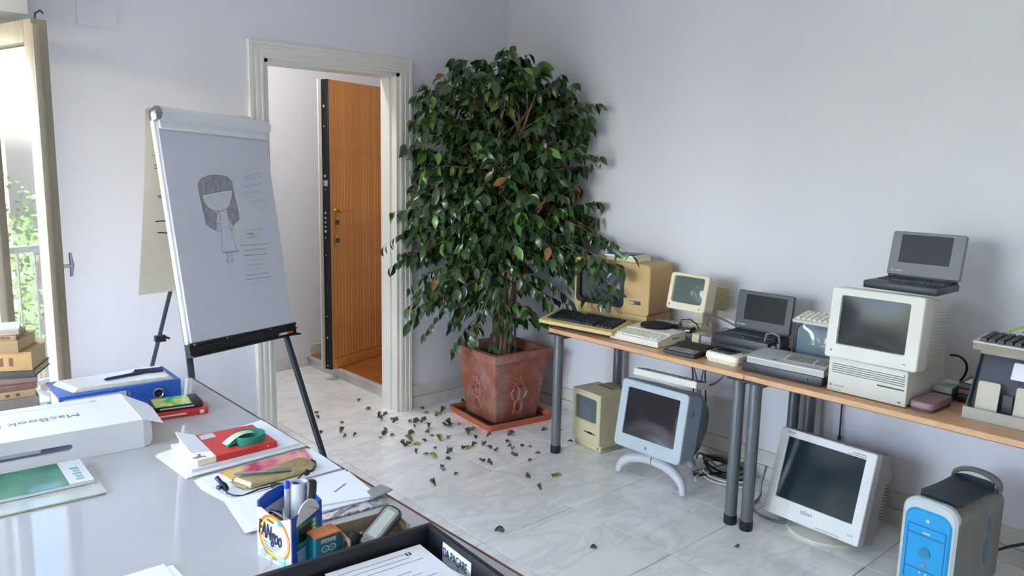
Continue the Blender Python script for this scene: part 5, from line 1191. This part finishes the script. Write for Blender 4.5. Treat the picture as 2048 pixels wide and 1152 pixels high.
# red book and film case
t = thing('hardback_book', 'red book lying in front of the blue binder', 'book', (-2.742, -1.395, D+.0005), -9)
RED = M('red_cover', '#D2352F', .3, var=.05, coat=.2)
q = B(); q.box(-.10, .10, -.065, .075, 0, .0025); q.box(-.10, .10, -.065, .075, .0185, .021); q.box(-.10, .10, -.067, -.0625, 0, .021, .001, 1); q.build('cover', RED, t)
q = B(); q.box(-.097, .097, -.062, .072, .0025, .0185); q.build('pages', PAPER, t)
q = B(); q.box(-.06, .03, -.0676, -.0668, .008, .013); q.box(.072, .086, -.0676, -.0668, .004, .017); q.build('spine_lettering', PAPER, t)
t = thing('film_case', 'black case with green and yellow cover lying on the red book', 'disc case', (-2.733, -1.385, D+.022), -9)
q = B(); q.box(-.080, .080, -.060, .060, 0, .016, .003); q.build('case', BLACK, t)
q = B(); q.box(-.072, .045, -.055, .055, .0160, .0164); q.build('cover_print', PRINT('leaf_print', ['#2F7A35', '#4E9E3B', '#8FB44A', '#D9C45A', '#3C8A3A'], 9, .12), t)
q = B(); q.box(-.06, .05, -.0606, -.0598, .006, .011); q.build('spine_lettering', LGREY, t)

# ---- magazines at the left
t = thing('brochure', 'glossy brochure in a clear cover under the green magazine', 'brochure', (-3.25, -1.86, D+.0004), -3)
q = B(); q.box(-.15, .148, -.105, .10, 0, .005, .001, 1); q.build('sheets', PRINT('glossy_olive', ['#8E8E7A', '#C9C5A0', '#B5B0A8', '#9DA46E'], 5, .05), t)
q = B(); q.box(-.152, .150, -.107, .102, .0052, .0062); q.build('clear_cover', CLEAR, t)
t = thing('magazine', 'green and white magazine on the desk below the white carton', 'magazine', (-3.255, -1.795, D+.0072), -2)
q = B(); q.box(-.145, .143, -.092, .092, 0, .009, .001, 1); q.build('pages', PAPER, t)
q = B(); q.box(-.145, .085, -.092, .092, .0091, .0097); q.build('green_cover', PRINT('green_print', ['#2E6B54', '#3F7A63', '#4C8A68', '#8FA56A'], 3, .12), t)
q = B(); q.box(.085, .143, -.092, .092, .0091, .0097); q.build('white_band', M('gloss_white', '#D8D8D6', .12), t)
q = B()
for i in range(5): q.box(.105+.004*(i % 2), .125, -.07+i*.022, -.056+i*.022, .0098, .0101)
q.build('cover_print', M('teal_print', '#7FA6A6', .4), t)

# ---- loose sheets at the bottom edge
def sheet(label, corner, yaw, w_, h_, z0_, n=14, seed=1, name='paper_sheet', m=PAPER, th=.0012, lines=True, group=None, marg=.02):
    """A4 sheet: origin = top right corner, extends to -x and -y"""
    t = thing(name, label, 'paper', (corner[0], corner[1], z0_), yaw, group)
    q = B(); q.box(-w_, 0, -h_, 0, 0, th); q.build('sheet', m, t)
    if lines:
        q = B(); rg = random.Random(seed)
        for i in range(n):
            y = -marg-(h_-2*marg)*i/n; x1 = -marg-rg.random()*.3*w_
            if rg.random() < .8: q.box(-w_+marg, x1, y-.0022, y, th, th+.0002)
        q.build('printed_lines', INKM, t, kind='stuff')
    return t
sheet('white paper sheet lowest of two at the near edge of the desk', (-3.098, -2.455), 1, .21, .297, D+.0005, lines=False, group=None)
sheet('white paper sheet uppermost of two at the near edge of the desk', (-3.112, -2.442), -1, .21, .297, D+.002, lines=False)

# ---- paper piles along the right edge
for i, (dx, dy, lab) in enumerate(((0, 0, 'grey-backed sheet lowest under the red and white book'), (.006, .004, 'white sheet second from the bottom under the red and white book'), (.012, -.003, 'white sheet third from the bottom under the red and white book'))):
    slabthing('paper_sheet', lab, 'paper', [(-2.924+dx, -1.777+dy), (-2.913+dx, -2.005+dy), (-2.541-dx*.3, -1.985+dy), (-2.545-dx*.3, -1.67+dy)], D+.0005+i*.002, D+.0022+i*.002, PAPER if i else PAPERC)
b0 = D+.0067
slabthing('notepad', 'thick white notepad under the red and white book', 'notepad', [(-2.868, -1.745), (-2.890, -1.982), (-2.563, -1.975), (-2.556, -1.72)], b0, b0+.008, PAPER)
b1 = b0+.0085
t = thing('book', 'red and white software book with a curled cover page', 'book', (-2.755, -1.875, b1), 0)
q = B(); q.slab([(-2.850, -1.765), (-2.868, -1.968), (-2.630, -1.962), (-2.625, -1.775)], b1, b1+.017); q.build('pages', PAPER, t, True)
q = B(); q.slab([(-2.800, -1.764), (-2.815, -1.969), (-2.628, -1.963), (-2.623, -1.774)], b1+.0171, b1+.0182); q.slab([(-2.815, -1.9695), (-2.628, -1.9635), (-2.628, -1.9655), (-2.815, -1.9715)], b1+.001, b1+.0182); rc = q.build('red_cover', RED, t, True)
q = B(); q.slab([(-2.851, -1.764), (-2.869, -1.969), (-2.8155, -1.968), (-2.8005, -1.764)], b1+.0171, b1+.0181); q.slab([(-2.869, -1.9695), (-2.8155, -1.9685), (-2.8155, -1.9705), (-2.869, -1.9715)], b1+.001, b1+.0181); wc = q.build('white_cover_band', PAPERC, t, True)
q = B(); q.slab([(-2.745, -1.885), (-2.735, -1.945), (-2.668, -1.94), (-2.668, -1.90)], b1+.0183, b1+.0186); q.build('cover_picture', PRINT('cover_photo', ['#6F7F88', '#C7BFB8', '#3C4A55', '#B5443C'], 30, .3), rc, True)
q = B(); q.slab([(-2.795, -1.775), (-2.800, -1.815), (-2.755, -1.815), (-2.752, -1.775)], b1+.0183, b1+.0186); q.build('sticker', LGREY, rc, True)
text('INSIDE', .012, PAPER, rc, (0, 0, 0), m4=Matrix.Translation((-2.76, -1.966, b1+.0105)-Vector((-2.755, -1.875, b1))+Vector((0, 0, 0))) @ Matrix.Translation((0, -.0055, 0)) @ Matrix.Rotation(R(90), 4, 'X')) if False else None
q = B(); q.box(-2.73, -2.655, -1.9665, -1.9655+.0005, b1+.008, b1+.013); q.build('spine_lettering', PAPER, rc, True)
text("JI,,", .04, M('navy_print', '#20264A', .5), wc, (-2.8475+2.755, -1.955+1.875, .0186), (0, 0, R(96)), .8)
q = B(); L_ = []
for k in range(8):
    kk = k/7; L_.append([(-2.851+.004*kk-.02*kk*kk, -1.764+.0*kk, b1+.0186+.030*kk*kk), (-2.862+.006*kk, -1.90+.05*kk, b1+.0186+.001*kk)])
q.loft([[L_[0][0], (-2.802, -1.764, b1+.0186), (-2.812, -1.92, b1+.0186), L_[0][1]], [(-2.858, -1.752, b1+.040), (-2.803, -1.763, b1+.021), (-2.812, -1.92, b1+.0192), (-2.864, -1.90, b1+.021)]], False, True); q.build('curled_page', PAPER, t, True)
# green strap roll with its pale card
t = thing('strap_roll', 'rolled green strap with a pale card tucked in, on the red book', 'strap', (-2.69, -1.905, b1+.0188))
GRN = M('green_strap', '#1F8A70', .5, var=.05); cx, cy, zc = -2.69, -1.905, b1+.0188
q = B()
for k in range(6):
    r_ = .0455-.0025*k; z0_ = zc; z1 = zc+.022-.0008*k
    ring = lambda rr_, z: [(cx+rr_*1.06*math.cos(2*math.pi*i/40), cy+rr_*.95*math.sin(2*math.pi*i/40), z) for i in range(40)]
    q.loft([ring(r_-.0021, z0_), ring(r_, z0_), ring(r_, z1), ring(r_-.0021, z1), ring(r_-.0021, z0_)], False, False)
q.build('rolled_strap', GRN, t, True)
q = B(); q.tube([(cx-.045, cy-.01, zc+.011), (cx-.06, cy-.012, zc+.004), (cx-.075, cy-.02, zc+.002)], [.009, .007, .004], 8); q.build('loose_end', GRN, t, True)
q = B(); L_ = []
for k in range(7):
    kk = k/6; x = cx+.012-.092*kk; L_.append([(x, cy+.016-.008*kk, zc+.020+.012*math.sin(math.pi*(kk*.8+.1))-.018*kk*kk), (x+.006, cy-.012-.008*kk, zc+.018+.014*math.sin(math.pi*(kk*.8+.1))-.018*kk*kk)])
q.loft(L_, False, False, closed=False); q.build('pale_card', M('pale_green_card', '#B3C4A4', .6, var=.08), t, True)

# second pile: sheets, magazine, wrapped bar, pen, earphones
for i, lab in enumerate(('crumpled white sheet lowest in the pile under the earphones', 'white sheet with torn edge second in the pile under the earphones', 'white sheet on top of the pile under the earphones')):
    e = .007*i; slabthing('paper_sheet', lab, 'paper', [(-2.900+e, -2.030), (-2.905+e, -2.10), (-2.888+e, -2.212-e*.3), (-2.545-e*.2, -2.212), (-2.542, -2.015-e*.1)], D+.0005+.0018*i, D+.002+.0018*i, PAPER)
slabthing('magazine', 'crimson and yellow magazine lying beneath the gold wrapped bar', 'magazine', [(-2.835, -2.035), (-2.825, -2.105), (-2.60, -2.15), (-2.565, -2.02)], D+.0060, D+.0095, PRINT('crimson_print', ['#C04060', '#B9355A', '#D9888F', '#E2B84F', '#C9C6C4'], 6, .25))
t = thing('wrapped_bar', 'pale gold foil packet lying under the silver pen', 'packet', (-2.72, -2.15, D+.0100))
q = B(); GO = M('gold_foil', '#CDBE8A', .28, metal=.55, var=.12, vs=40, bump=.3, bs=90)
pts = [(-2.830, -2.130), (-2.812, -2.196), (-2.632, -2.188), (-2.60, -2.15), (-2.618, -2.095)]
q.loft([[(x, y, D+.0100) for x, y in pts], [(x+.002, y+.001, D+.018) for x, y in pts], [(-2.72+(x+2.72)*.93, -2.15+(y+2.15)*.85, D+.0235) for x, y in pts]]); q.build('foil', GO, t, True)
q = B(); q.slab([(-2.832, -2.128), (-2.816, -2.19), (-2.826, -2.194), (-2.842, -2.132)], D+.013, D+.015); q.build('crimped_end', GO, t, True)
pen('silver ballpoint pen lying on the gold packet', (-2.825, -2.120, D+.029), (-2.688, -2.185, D+.029), .0048, M('satin_steel', '#9C9C9A', .25, metal=.8), M('satin_steel2', '#8E8F90', .3, metal=.8))
t = thing('earphones', 'black sport earphones with inline remote lying on the papers', 'earphones', (-2.76, -2.23, D+.006))
EB = M('matt_black', '#0F0F14', .55); EN = M('navy_tip', '#1D2558', .4); zz = D+.012
q = B(); q.tube([(-2.868, -2.165, zz+.006), (-2.872, -2.19, zz), (-2.862, -2.212, zz-.002), (-2.845, -2.226, zz-.002), (-2.80, -2.220, zz+.001), (-2.762, -2.226, zz+.003)], .0022, 6); q.tube([(-2.72, -2.25, zz+.004), (-2.695, -2.235, zz+.006), (-2.668, -2.214, zz+.010)], .0022, 6); q.tube([(-2.72, -2.256, zz+.004), (-2.705, -2.262, zz+.012), (-2.688, -2.275, zz+.008), (-2.69, -2.295, zz)], .0018, 6); q.build('cable', EB, t, True)
q = B(); q.tube([(-2.768, -2.224, zz+.003), (-2.762, -2.226, zz+.003), (-2.725, -2.252, zz+.004), (-2.719, -2.256, zz+.004)], [.004, .007, .007, .004], 10); q.build('remote', EB, t, True)
for nm, c, d in (('earbud', Vector((-2.866, -2.155, zz+.006)), Vector((-.006, .018, .012))), ('earbud', Vector((-2.658, -2.216, zz+.010)), Vector((.004, .012, -.002)))):
    q = B(); q.tube([c-d*.6, c, c+d*.5, c+d*.9], [.007, .0095, .007, .005], 10); eb = q.build(nm, EB, t, True)
    if nm and c.x < -2.8: q = B(); q.tube([c+d*.8, c+d*1.5], [.006, .0065], 10); q.tube([c+Vector((-.012, -.006, 0)), c+Vector((-.018, .002, .002))], [.006, .005], 8); q.build('ear_tip', EN, eb, True)
    else: q = B(); q.tube([c+Vector((0, 0, .002)), c+Vector((.016, -.006, .004)), c+Vector((.030, .004, .010)), c+Vector((.034, .016, .018)), c+Vector((.026, .024, .024))], .0028, 8); q.build('ear_hook', EB, eb, True)

# third pile: magazine, sheets, envelope, card
t = thing('magazine', 'dark-edged magazine lying lowest under the white envelope', 'magazine', (-2.66, -2.40, D+.0005), -5)
q = B(); q.box(-.12, .10, -.085, .12, 0, .0050, .001, 1); q.build('pages', PRINT('grey_print', ['#30444A', '#A8B2B2', '#6E3F48', '#D8D8D8', '#27645E'], 14, .3), t)
for i, lab in enumerate(('white sheet with barcode print beneath the envelope', 'white sheet directly below the envelope')):
    e = .012*i; slabthing('paper_sheet', lab, 'paper', [(-2.893+e, -2.222-e*.3), (-2.922+e*1.5, -2.424+e*.5), (-2.585-e, -2.452), (-2.550, -2.235-e*.2)], D+.0062+.002*i, D+.0079+.002*i, PAPER)
q = B()
for i in range(4): q.box(-2.885+i*.0, -2.852, -2.322-i*.011, -2.316-i*.011, D+.0080, D+.0083)
o = [x for x in COL.objects if x.get('label') == 'white sheet with barcode print beneath the envelope'][0]; q.build('barcode_print', INKM, o, True)
t = thing('envelope', 'white envelope with a faint stamp lying on the paper pile', 'envelope', (-2.64, -2.34, D+.0104))
q = B(); q.slab([(-2.73, -2.242), (-2.76, -2.40), (-2.575, -2.452), (-2.553, -2.262)], D+.0104, D+.0134); q.build('body', PAPER, t, True)
q = B(); q.slab([(-2.704, -2.262), (-2.708, -2.280), (-2.684, -2.282), (-2.682, -2.264)], D+.0135, D+.0137); q.slab([(-2.655, -2.36), (-2.652, -2.366), (-2.600, -2.335), (-2.604, -2.330)], D+.0135, D+.0137); q.build('stamp_print', INKM, t, True)
slabthing('plastic_card', 'grey plastic card lying over the desk edge on the envelope', 'card', [(-2.588, -2.418), (-2.536, -2.402), (-2.530, -2.452), (-2.599, -2.467)], D+.0140, D+.0175, M('card_grey', '#8E8D8A', .45))

# ---- detergent carton used as a pen holder
A_, B_, C_, D_ = Vector((-2.935, -2.525, 0)), Vector((-2.914, -2.650, 0)), Vector((-2.815, -2.600, 0)), Vector((-2.850, -2.490, 0)); Z0 = D+.0005
dc = thing('detergent_carton', 'cut-open blue and white detergent carton holding pens', 'carton', (-2.88, -2.565, Z0))
CW_ = M('carton_white', '#E9E7E4', .35); CBL = M('carton_blue', '#1F50B4', .3, var=.04); CLB = M('carton_pale_blue', '#9CC3E2', .35)
def wallp(p, r_, prof_, m, name, parent=dc, off=0.0, w_=.0015):
    """carton wall between p and r_, upper edge given as (k, height)"""
    n_ = (r_-p).cross(Vector((0, 0, 1))).normalized()
    out = [p+n_*off+Vector((0, 0, Z0))]+[r_+n_*off+Vector((0, 0, Z0))]+[p.lerp(r_, k)+n_*off+Vector((0, 0, Z0+h)) for k, h in reversed(prof_)]
    q = B(); q.loft([out, [v-n_*w_ for v in out]]); return q.build(name, m, parent, True)
fw_ = wallp(A_, B_, [(0, .112), (.12, .117), (.35, .110), (.7, .107), (1, .122)], CW_, 'front_wall')
rw_ = wallp(B_, C_, [(0, .122), (.1, .123), (.35, .124), (.7, .124), (1, .122)], CBL, 'right_wall')
bw_ = wallp(D_, A_, [(0, .134), (.3, .138), (.7, .136), (1, .128)], CW_, 'back_wall'); wallp(C_, D_, [(0, .122), (.3, .140), (.7, .146), (1, .134)], CBL, 'side_wall')
q = B(); q.loft([[D_+Vector((.0, -.0035, Z0+.108)), A_+Vector((.004, -.0035, Z0+.100)), A_+Vector((.004, -.0035, Z0+.1275)), D_.lerp(A_, .7)+Vector((0, -.0035, Z0+.1355)), D_.lerp(A_, .3)+Vector((0, -.0035, Z0+.1375)), D_+Vector((0, -.0035, Z0+.1335))], [D_+Vector((.0, -.0045, Z0+.108)), A_+Vector((.004, -.0045, Z0+.100)), A_+Vector((.004, -.0045, Z0+.1275)), D_.lerp(A_, .7)+Vector((0, -.0045, Z0+.1355)), D_.lerp(A_, .3)+Vector((0, -.0045, Z0+.1375)), D_+Vector((0, -.0045, Z0+.1335))]]); q.build('blue_band', CBL, bw_, True)
# printed front (flat print): frame of the wall: u along A->B, v up
nF = (B_-A_).cross(Vector((0, 0, 1))).normalized(); LF = (B_-A_).length
def onF(u, v, d=.0006): return A_.lerp(B_, u/LF)+nF*d+Vector((0, 0, Z0+v))
def ringF(cu, cv, ru, rv, r2u, r2v, d, du=.004): 
    n_ = 32; return [[onF(cu+ru*math.cos(2*math.pi*i/n_), cv+rv*math.sin(2*math.pi*i/n_), d) for i in range(n_)], [onF(cu+du+r2u*math.cos(2*math.pi*i/n_), cv+r2v*math.sin(2*math.pi*i/n_), d) for i in range(n_)]]
for nm, c, a, b2, dd in (('orange_ring', '#E06A2C', (.058, .052), (.050, .045), .0006), ('yellow_ring', '#EFC23C', (.051, .046), (.044, .040), .0008)):
    q = B(); q.loft([[p for p in L] for L in ringF(.064, .060, *a, *b2, dd)], False, False); q.build(nm, M(nm, c, .35), fw_, True)
q = B()
for cu, cv, r_ in ((.02, .012, .010), (.05, .008, .007), (.09, .014, .013), (.11, .010, .011)): q.loft([[onF(min(max(cu+r_*1.3*math.cos(2*math.pi*i/16), .001), LF-.001), max(.001, cv+r_*math.sin(2*math.pi*i/16)), .0010) for i in range(16)], [onF(min(max(cu+r_*1.25*math.cos(2*math.pi*i/16), .001), LF-.001), max(.001, cv+r_*.96*math.sin(2*math.pi*i/16)), .0012) for i in range(16)]])
q.build('cloud_print', CLB, fw_, True)
ex = (B_-A_).normalized(); FM = Matrix(((ex.x, 0, nF.x, 0), (ex.y, 0, nF.y, 0), (ex.z, 1, nF.z, 0), (0, 0, 0, 1)))
def onmat(p): m = FM.copy(); m.translation = p-Vector((-2.88, -2.565, Z0)); return m
NAVY = M('navy_ink', '#16204E', .4)
text('FANgoo', .050, NAVY, fw_, (0, 0, 0), m4=onmat(onF(.006, .056, .0016)) @ Matrix.Rotation(R(-8), 4, 'Z'), sx=.50, bold=.0007)
q = B(); q.loft([[onF(.040, .094, .0012), onF(.064, .092, .0012), onF(.064, .097, .0012), onF(.040, .099, .0012)], [onF(.040, .094, .0014), onF(.064, .092, .0014), onF(.064, .097, .0014), onF(.040, .099, .0014)]]); q.build('small_print', M('brown_ink', '#7A4A32', .5), fw_, True)
q = B()
for i in range(3): q.quad(onF(.02, .042-.007*i, .0013), onF(.085-.01*i, .038-.007*i, .0013), onF(.085-.01*i, .040-.007*i, .0013), onF(.02, .044-.007*i, .0013))
q.quad(onF(.080, .094, .0013), onF(.094, .094, .0013), onF(.094, .106, .0013), onF(.080, .106, .0013)); q.build('blue_print', M('sky_ink', '#4C9AD0', .4), fw_, True, kind='stuff')
nR = (C_-B_).cross(Vector((0, 0, 1))).normalized(); LR = (C_-B_).length
def onR(u, v, d=.0006): return B_.lerp(C_, u/LR)+nR*d+Vector((0, 0, Z0+v))
q = B(); pts = [(.016, .1235)]+[(.058+.040*math.cos(R(a)), .100+.036*math.sin(R(a))) for a in range(170, 9, -16)]+[(.098, .112)]
pts = [(.018, .096)]+[(.060+.042*math.cos(R(a)), .098+.044*math.sin(R(a))) for a in range(175, 4, -14)]+[(.102, .106)]
q.loft([[onR(u, v, .0005) for u, v in pts], [onR(u, v, -.0022) for u, v in pts]]); q.build('white_flap', CW_, rw_, True)
q = B(); q.loft([[onR(u, v, .0008) for u, v in rr(.072, .050, .004, 3, .056, .070)], [onR(u, v, .0010) for u, v in rr(.072, .050, .004, 3, .056, .070)]]); gp = q.build('green_frame', M('green_ink', '#3E9A5C', .35), rw_, True)
q = B(); q.loft([[onR(u, v, .0012) for u, v in rr(.046, .034, .002, 3, .046, .072)], [onR(u, v, .0014) for u, v in rr(.046, .034, .002, 3, .046, .072)]]); q.build('dark_picture', M('dark_ink', '#15171D', .3), rw_, True)
q = B()
for v in (.092, .082, .072, .062): q.loft([[onR(.080+.005*math.cos(2*math.pi*i/10), v-.004+.004*math.sin(2*math.pi*i/10), dd) for i in range(10)] for dd in (.0012, .0014)])
q.quad(onR(.016, .036, .001), onR(.05, .038, .001), onR(.05, .041, .001), onR(.016, .039, .001)); q.build('white_print', CW_, rw_, True)
q = B(); q.loft([[onR(u, v, dd) for u, v in rr(.030, .036, .008, 4, .034, .010+.012)] for dd in (.0008, .001)]); q.build('pale_panel', CLB, rw_, True)
# contents of the carton
pen('white ballpoint pen with blue clip standing in the detergent carton', (-2.872, -2.540, Z0+.02), (-2.866, -2.534, Z0+.158), .0062, LGREY, M('blue_clip', '#2448C8', .35), f=.9)
t = thing('paper_tube', 'white rolled paper tube standing in the detergent carton', 'paper roll', (-2.845, -2.545, Z0+.01))
q = B(); q.tube([(-2.845, -2.548, Z0+.01), (-2.840, -2.535, Z0+.150)], .021, 20, False); q.tube([(-2.845, -2.548, Z0+.01), (-2.840, -2.535, Z0+.148)], .0195, 20, False); q.build('roll', PAPER, t, True)
q = B(); q.tube([(-2.845, -2.548, Z0+.012), (-2.8405, -2.537, Z0+.13)], .012, 14); q.build('inner_turn', PAPER, t, True)
pen('thick black marker standing in the detergent carton', (-2.842, -2.582, Z0+.01), (-2.822, -2.568, Z0+.160), .0105, LGREY, M('black_cap', '#15161E', .35), 'marker', 'marker')
t = thing('scissors', 'grey scissors lying in the open detergent carton', 'scissors', (-2.90, -2.56, Z0+.06))
for s in (-1, 1):
    q = B(); q.obox(Vector((-2.895, -2.575+s*.006, Z0+.092)), (.008, .075, .005), Matrix.Rotation(R(20*s), 3, 'Z') @ Matrix.Rotation(R(14), 3, 'X'), .001); q.build('blade', CHROME, t, True)
q = B(); q.tube([(-2.905+.014*math.cos(a), -2.545+.010*math.sin(a), Z0+.094) for a in [i*math.pi/8 for i in range(17)]], .003, 6); q.build('handle', CHAR2, t, True)
# ---- small teal and orange component box
t = thing('component_box', 'small teal and orange circuit-board carton beside the detergent carton', 'box', (-2.836, -2.668, Z0), 0)
TEAL = M('teal_card', '#1C8190', .35, var=.03); ORG = M('orange_card', '#D9773C', .4, var=.05)
bw, bd_, bh = .063, .046, .070
q = B(); q.box(-bw/2, bw/2, 0, bd_, 0, bh, .001, 1); q.build('carton', TEAL, t)
q = B(); q.box(-bw/2-.0004, bw/2+.0004, -.0004, bd_, bh-.002, bh+.0006, .0004, 1); tp = q.build('orange_lid', ORG, t)
q = B()
for i in range(4): q.box(-.026, .024-.004*i, .007+i*.010, .0095+i*.010, bh+.0006, bh+.0008)
q.build('lid_print', M('pale_orange_ink', '#EFC7A0', .5), tp)
q = B()
for cx in (-.0085, .0085): q.loft([[(cx+(r_*1.0)*math.cos(2*math.pi*i/24), y, .040+r_*.85*math.sin(2*math.pi*i/24)) for i in range(24)] for r_, y in ((.0095, -.0006), (.0065, -.0006))], False, False)
q.box(-.0115, -.0055, -.0008, -.0004, .0393, .0407); q.box(.0055, .0115, -.0008, -.0004, .0393, .0407); q.box(.0078, .0092, -.0008, -.0004, .0372, .0428)
q.box(-.018, .018, -.0008, -.0004, .060, .0625)
for i in range(7): q.box(-.018+i*.0053, -.0148+i*.0053, -.0008, -.0004, .053+.001*(i % 2), .0605)
q.build('logo_print', CW_, t)
text('GENUINE', .011, LGREY, t, (-bw/2-.0003, .004, .012), (R(90), 0, R(-90)), .8) if False else None
# ---- cardboard tray with handset and cup
t = thing('cardboard_box', 'open brown cardboard box behind the black letter tray', 'box', (-2.722, -2.66, Z0), -6)
KR = M('brown_card', '#B09A7E', .8, var=.06, bump=.1)
q = B(); a_, b_, h_ = .074, .045, .056
q.box(-a_, a_, b_-.003, b_, 0, h_); q.box(-a_, a_, -b_, -b_+.003, 0, h_*.35); q.box(-a_, -a_+.003, -b_, b_, 0, h_); q.box(a_-.003, a_, -b_, b_, 0, h_); q.box(-a_, a_, -b_, b_, 0, .002); q.build('box', KR, t)
q = B(); q.loft([[(a_-.004, b_-.045, h_-.004), (a_+.004, b_-.001, h_-.004), (a_+.004, b_-.001, h_+.004), (a_-.004, b_-.045, h_+.002)], [(a_-.007, b_-.045, h_-.004), (a_+.001, b_-.001, h_-.004), (a_+.001, b_-.001, h_+.004), (a_-.007, b_-.045, h_+.002)]]); q.build('torn_flap', PAPER, t)
slabthing('cardboard_piece', 'loose buff card lying in the brown cardboard box', 'card', [(-2.775, -2.655), (-2.745, -2.69), (-2.70, -2.66), (-2.735, -2.635)], Z0+.03, Z0+.033, M('buff_card', '#C3B49B', .8))
t = thing('handset', 'dark grey handset with long pale display leaning on the cardboard box', 'handset', (-2.71, -2.68, Z0+.03))
dvec = (Vector((-2.652, -2.657, Z0+.075))-Vector((-2.775, -2.705, Z0+.028))); mid = Vector((-2.7135, -2.681, Z0+.0515))
zx = dvec.normalized(); zn = Vector((-.25, -.45, .86)); zn = (zn-zx*zn.dot(zx)).normalized(); yn = zn.cross(zx)
HM = Matrix(((zx.x, yn.x, zn.x, mid.x), (zx.y, yn.y, zn.y, mid.y), (zx.z, yn.z, zn.z, mid.z), (0, 0, 0, 1)))
q = B(xf=HM); q.loft([[(u, v, z) for u, v in rr(.135*k, .048*k, .018)] for k, z in ((.9, -.014), (1, -.006), (1, .004), (.94, .010))]); q.build('body', M('gunmetal', '#464C54', .3, metal=.4), t, True)
q = B(xf=HM); q.loft([[(u, v, z) for u, v in rr(.118*k, .036*k, .010)] for k, z in ((1, .0095), (.97, .0118))]); q.build('silver_face', SILV, t, True)
q = B(xf=HM); q.box(-.036, .048, -.012, .012, .0115, .0126, .0004, 1); q.build('display', M('pale_display', '#C9D2CC', .15), t, True)
q = B(xf=HM); q.box(-.055, -.043, -.008, .008, .0115, .0126, .0004, 1); q.build('label', INKM, t, True)
t = thing('black_cap', 'small black cap lying in front of the cardboard box', 'cap', (-2.795, -2.690, Z0))
q = B(); q.tube([(-2.80, -2.690, Z0+.018), (-2.772, -2.672, Z0+.052)], [.015, .020], 18, False); q.tube([(-2.799, -2.6895, Z0+.019), (-2.772, -2.672, Z0+.052)], [.013, .018], 18, True); q.box(-2.82, -2.785, -2.705, -2.675, Z0, Z0+.02, .004); q.build('cap', BLACK, t, True)

# ---- black letter tray
ty = thing('letter_tray', 'black plastic letter tray at the near corner of the desk', 'tray', (-2.641, -2.776, Z0), -4.4)   # origin: far right corner of the rim
TB = M('tray_black', '#1B1D22', .38, var=.04); tw, td, th = .44, .36, .080
q = B()
o_ = [(-tw, -td), (0, -td), (0, 0), (-tw, 0)]
def inset(k): return [(-tw+k, -td+k), (-k, -td+k), (-k, -k), (-tw+k, -k)]
q.loft([[(x, y, z) for x, y in P] for P, z in ((inset(.012), 0), (inset(.004), th-.012), (inset(0), th-.010), (inset(0), th), (inset(.011), th), (inset(.013), th-.006), (inset(.017), .003))], True, True)
q.build('tray', TB, ty)
lb = B(); LP = [(-.0150, -.085), (-.0150, -.205)]
lb.loft([[(-.0150, -.078, .012), (-.0150, -.186, .006), (-.0138, -.186, .068), (-.0138, -.078, .070)], [(-.0166, -.078, .012), (-.0166, -.186, .006), (-.0154, -.186, .068), (-.0154, -.078, .070)]]); lbo = lb.build('label', PAPER, ty)
LM = Matrix(((0, 0, -1, 0), (-1, 0, 0, 0), (0, 1, 0, 0), (0, 0, 0, 1)))
text('DA PAGARE', .031, INKD, ty, (0, 0, 0), sx=.55, m4=Matrix.Translation((-.0172, -.081, .040)) @ LM @ Matrix.Rotation(R(-1), 4, 'Z'), depth=.0002)
q = B(); hand = [(.005, -.006), (.007, .004), (.012, .006), (.0125, .013), (.015, .013), (.016, .007), (.022, .007), (.026, .003), (.0265, -.006), (.020, -.012), (.010, -.012), (.005, -.006)]
hm = lambda u, v: Vector((-.0174, -.122-u*1.3, .022+v*1.15))
stroke(q, hand, .0011, hm); stroke(q, [(.016, .007), (.016, .001)], .001, hm); stroke(q, [(.019, .007), (.019, .001)], .001, hm); stroke(q, [(.022, .007), (.022, .001)], .001, hm); q.build('hand_icon', INKD, ty)
sheet('white printed sheet with table lines lower in the black tray', (-2.712, -2.800), 7, .21, .27, Z0+.050, 16, 3)
sheet('white printed sheet with a small emblem uppermost in the black tray', (-2.690, -2.806), -5, .22, .28, Z0+.054, 14, 4)
o = [x for x in COL.objects if x.get('label') == 'white printed sheet with a small emblem uppermost in the black tray'][0]
q = B(); q.box(-.048, -.036, -.030, -.018, .0012, .0015); q.build('emblem', INKD, o)
q = B(); q.box(-.044, -.040, -.028, -.020, .0015, .0017); q.build('emblem_gap', PAPER, o)
for i, z0_ in enumerate((.005, .030)):
    sheet(('stack of white papers lowest in the black tray', 'second stack of white papers in the black tray')[i], (-2.700-.01*i, -2.806-.004*i), -4-3*i, .30, .25, Z0+z0_, 10, 7+i, 'paper_stack', PAPER, (.024, .019)[i], True)
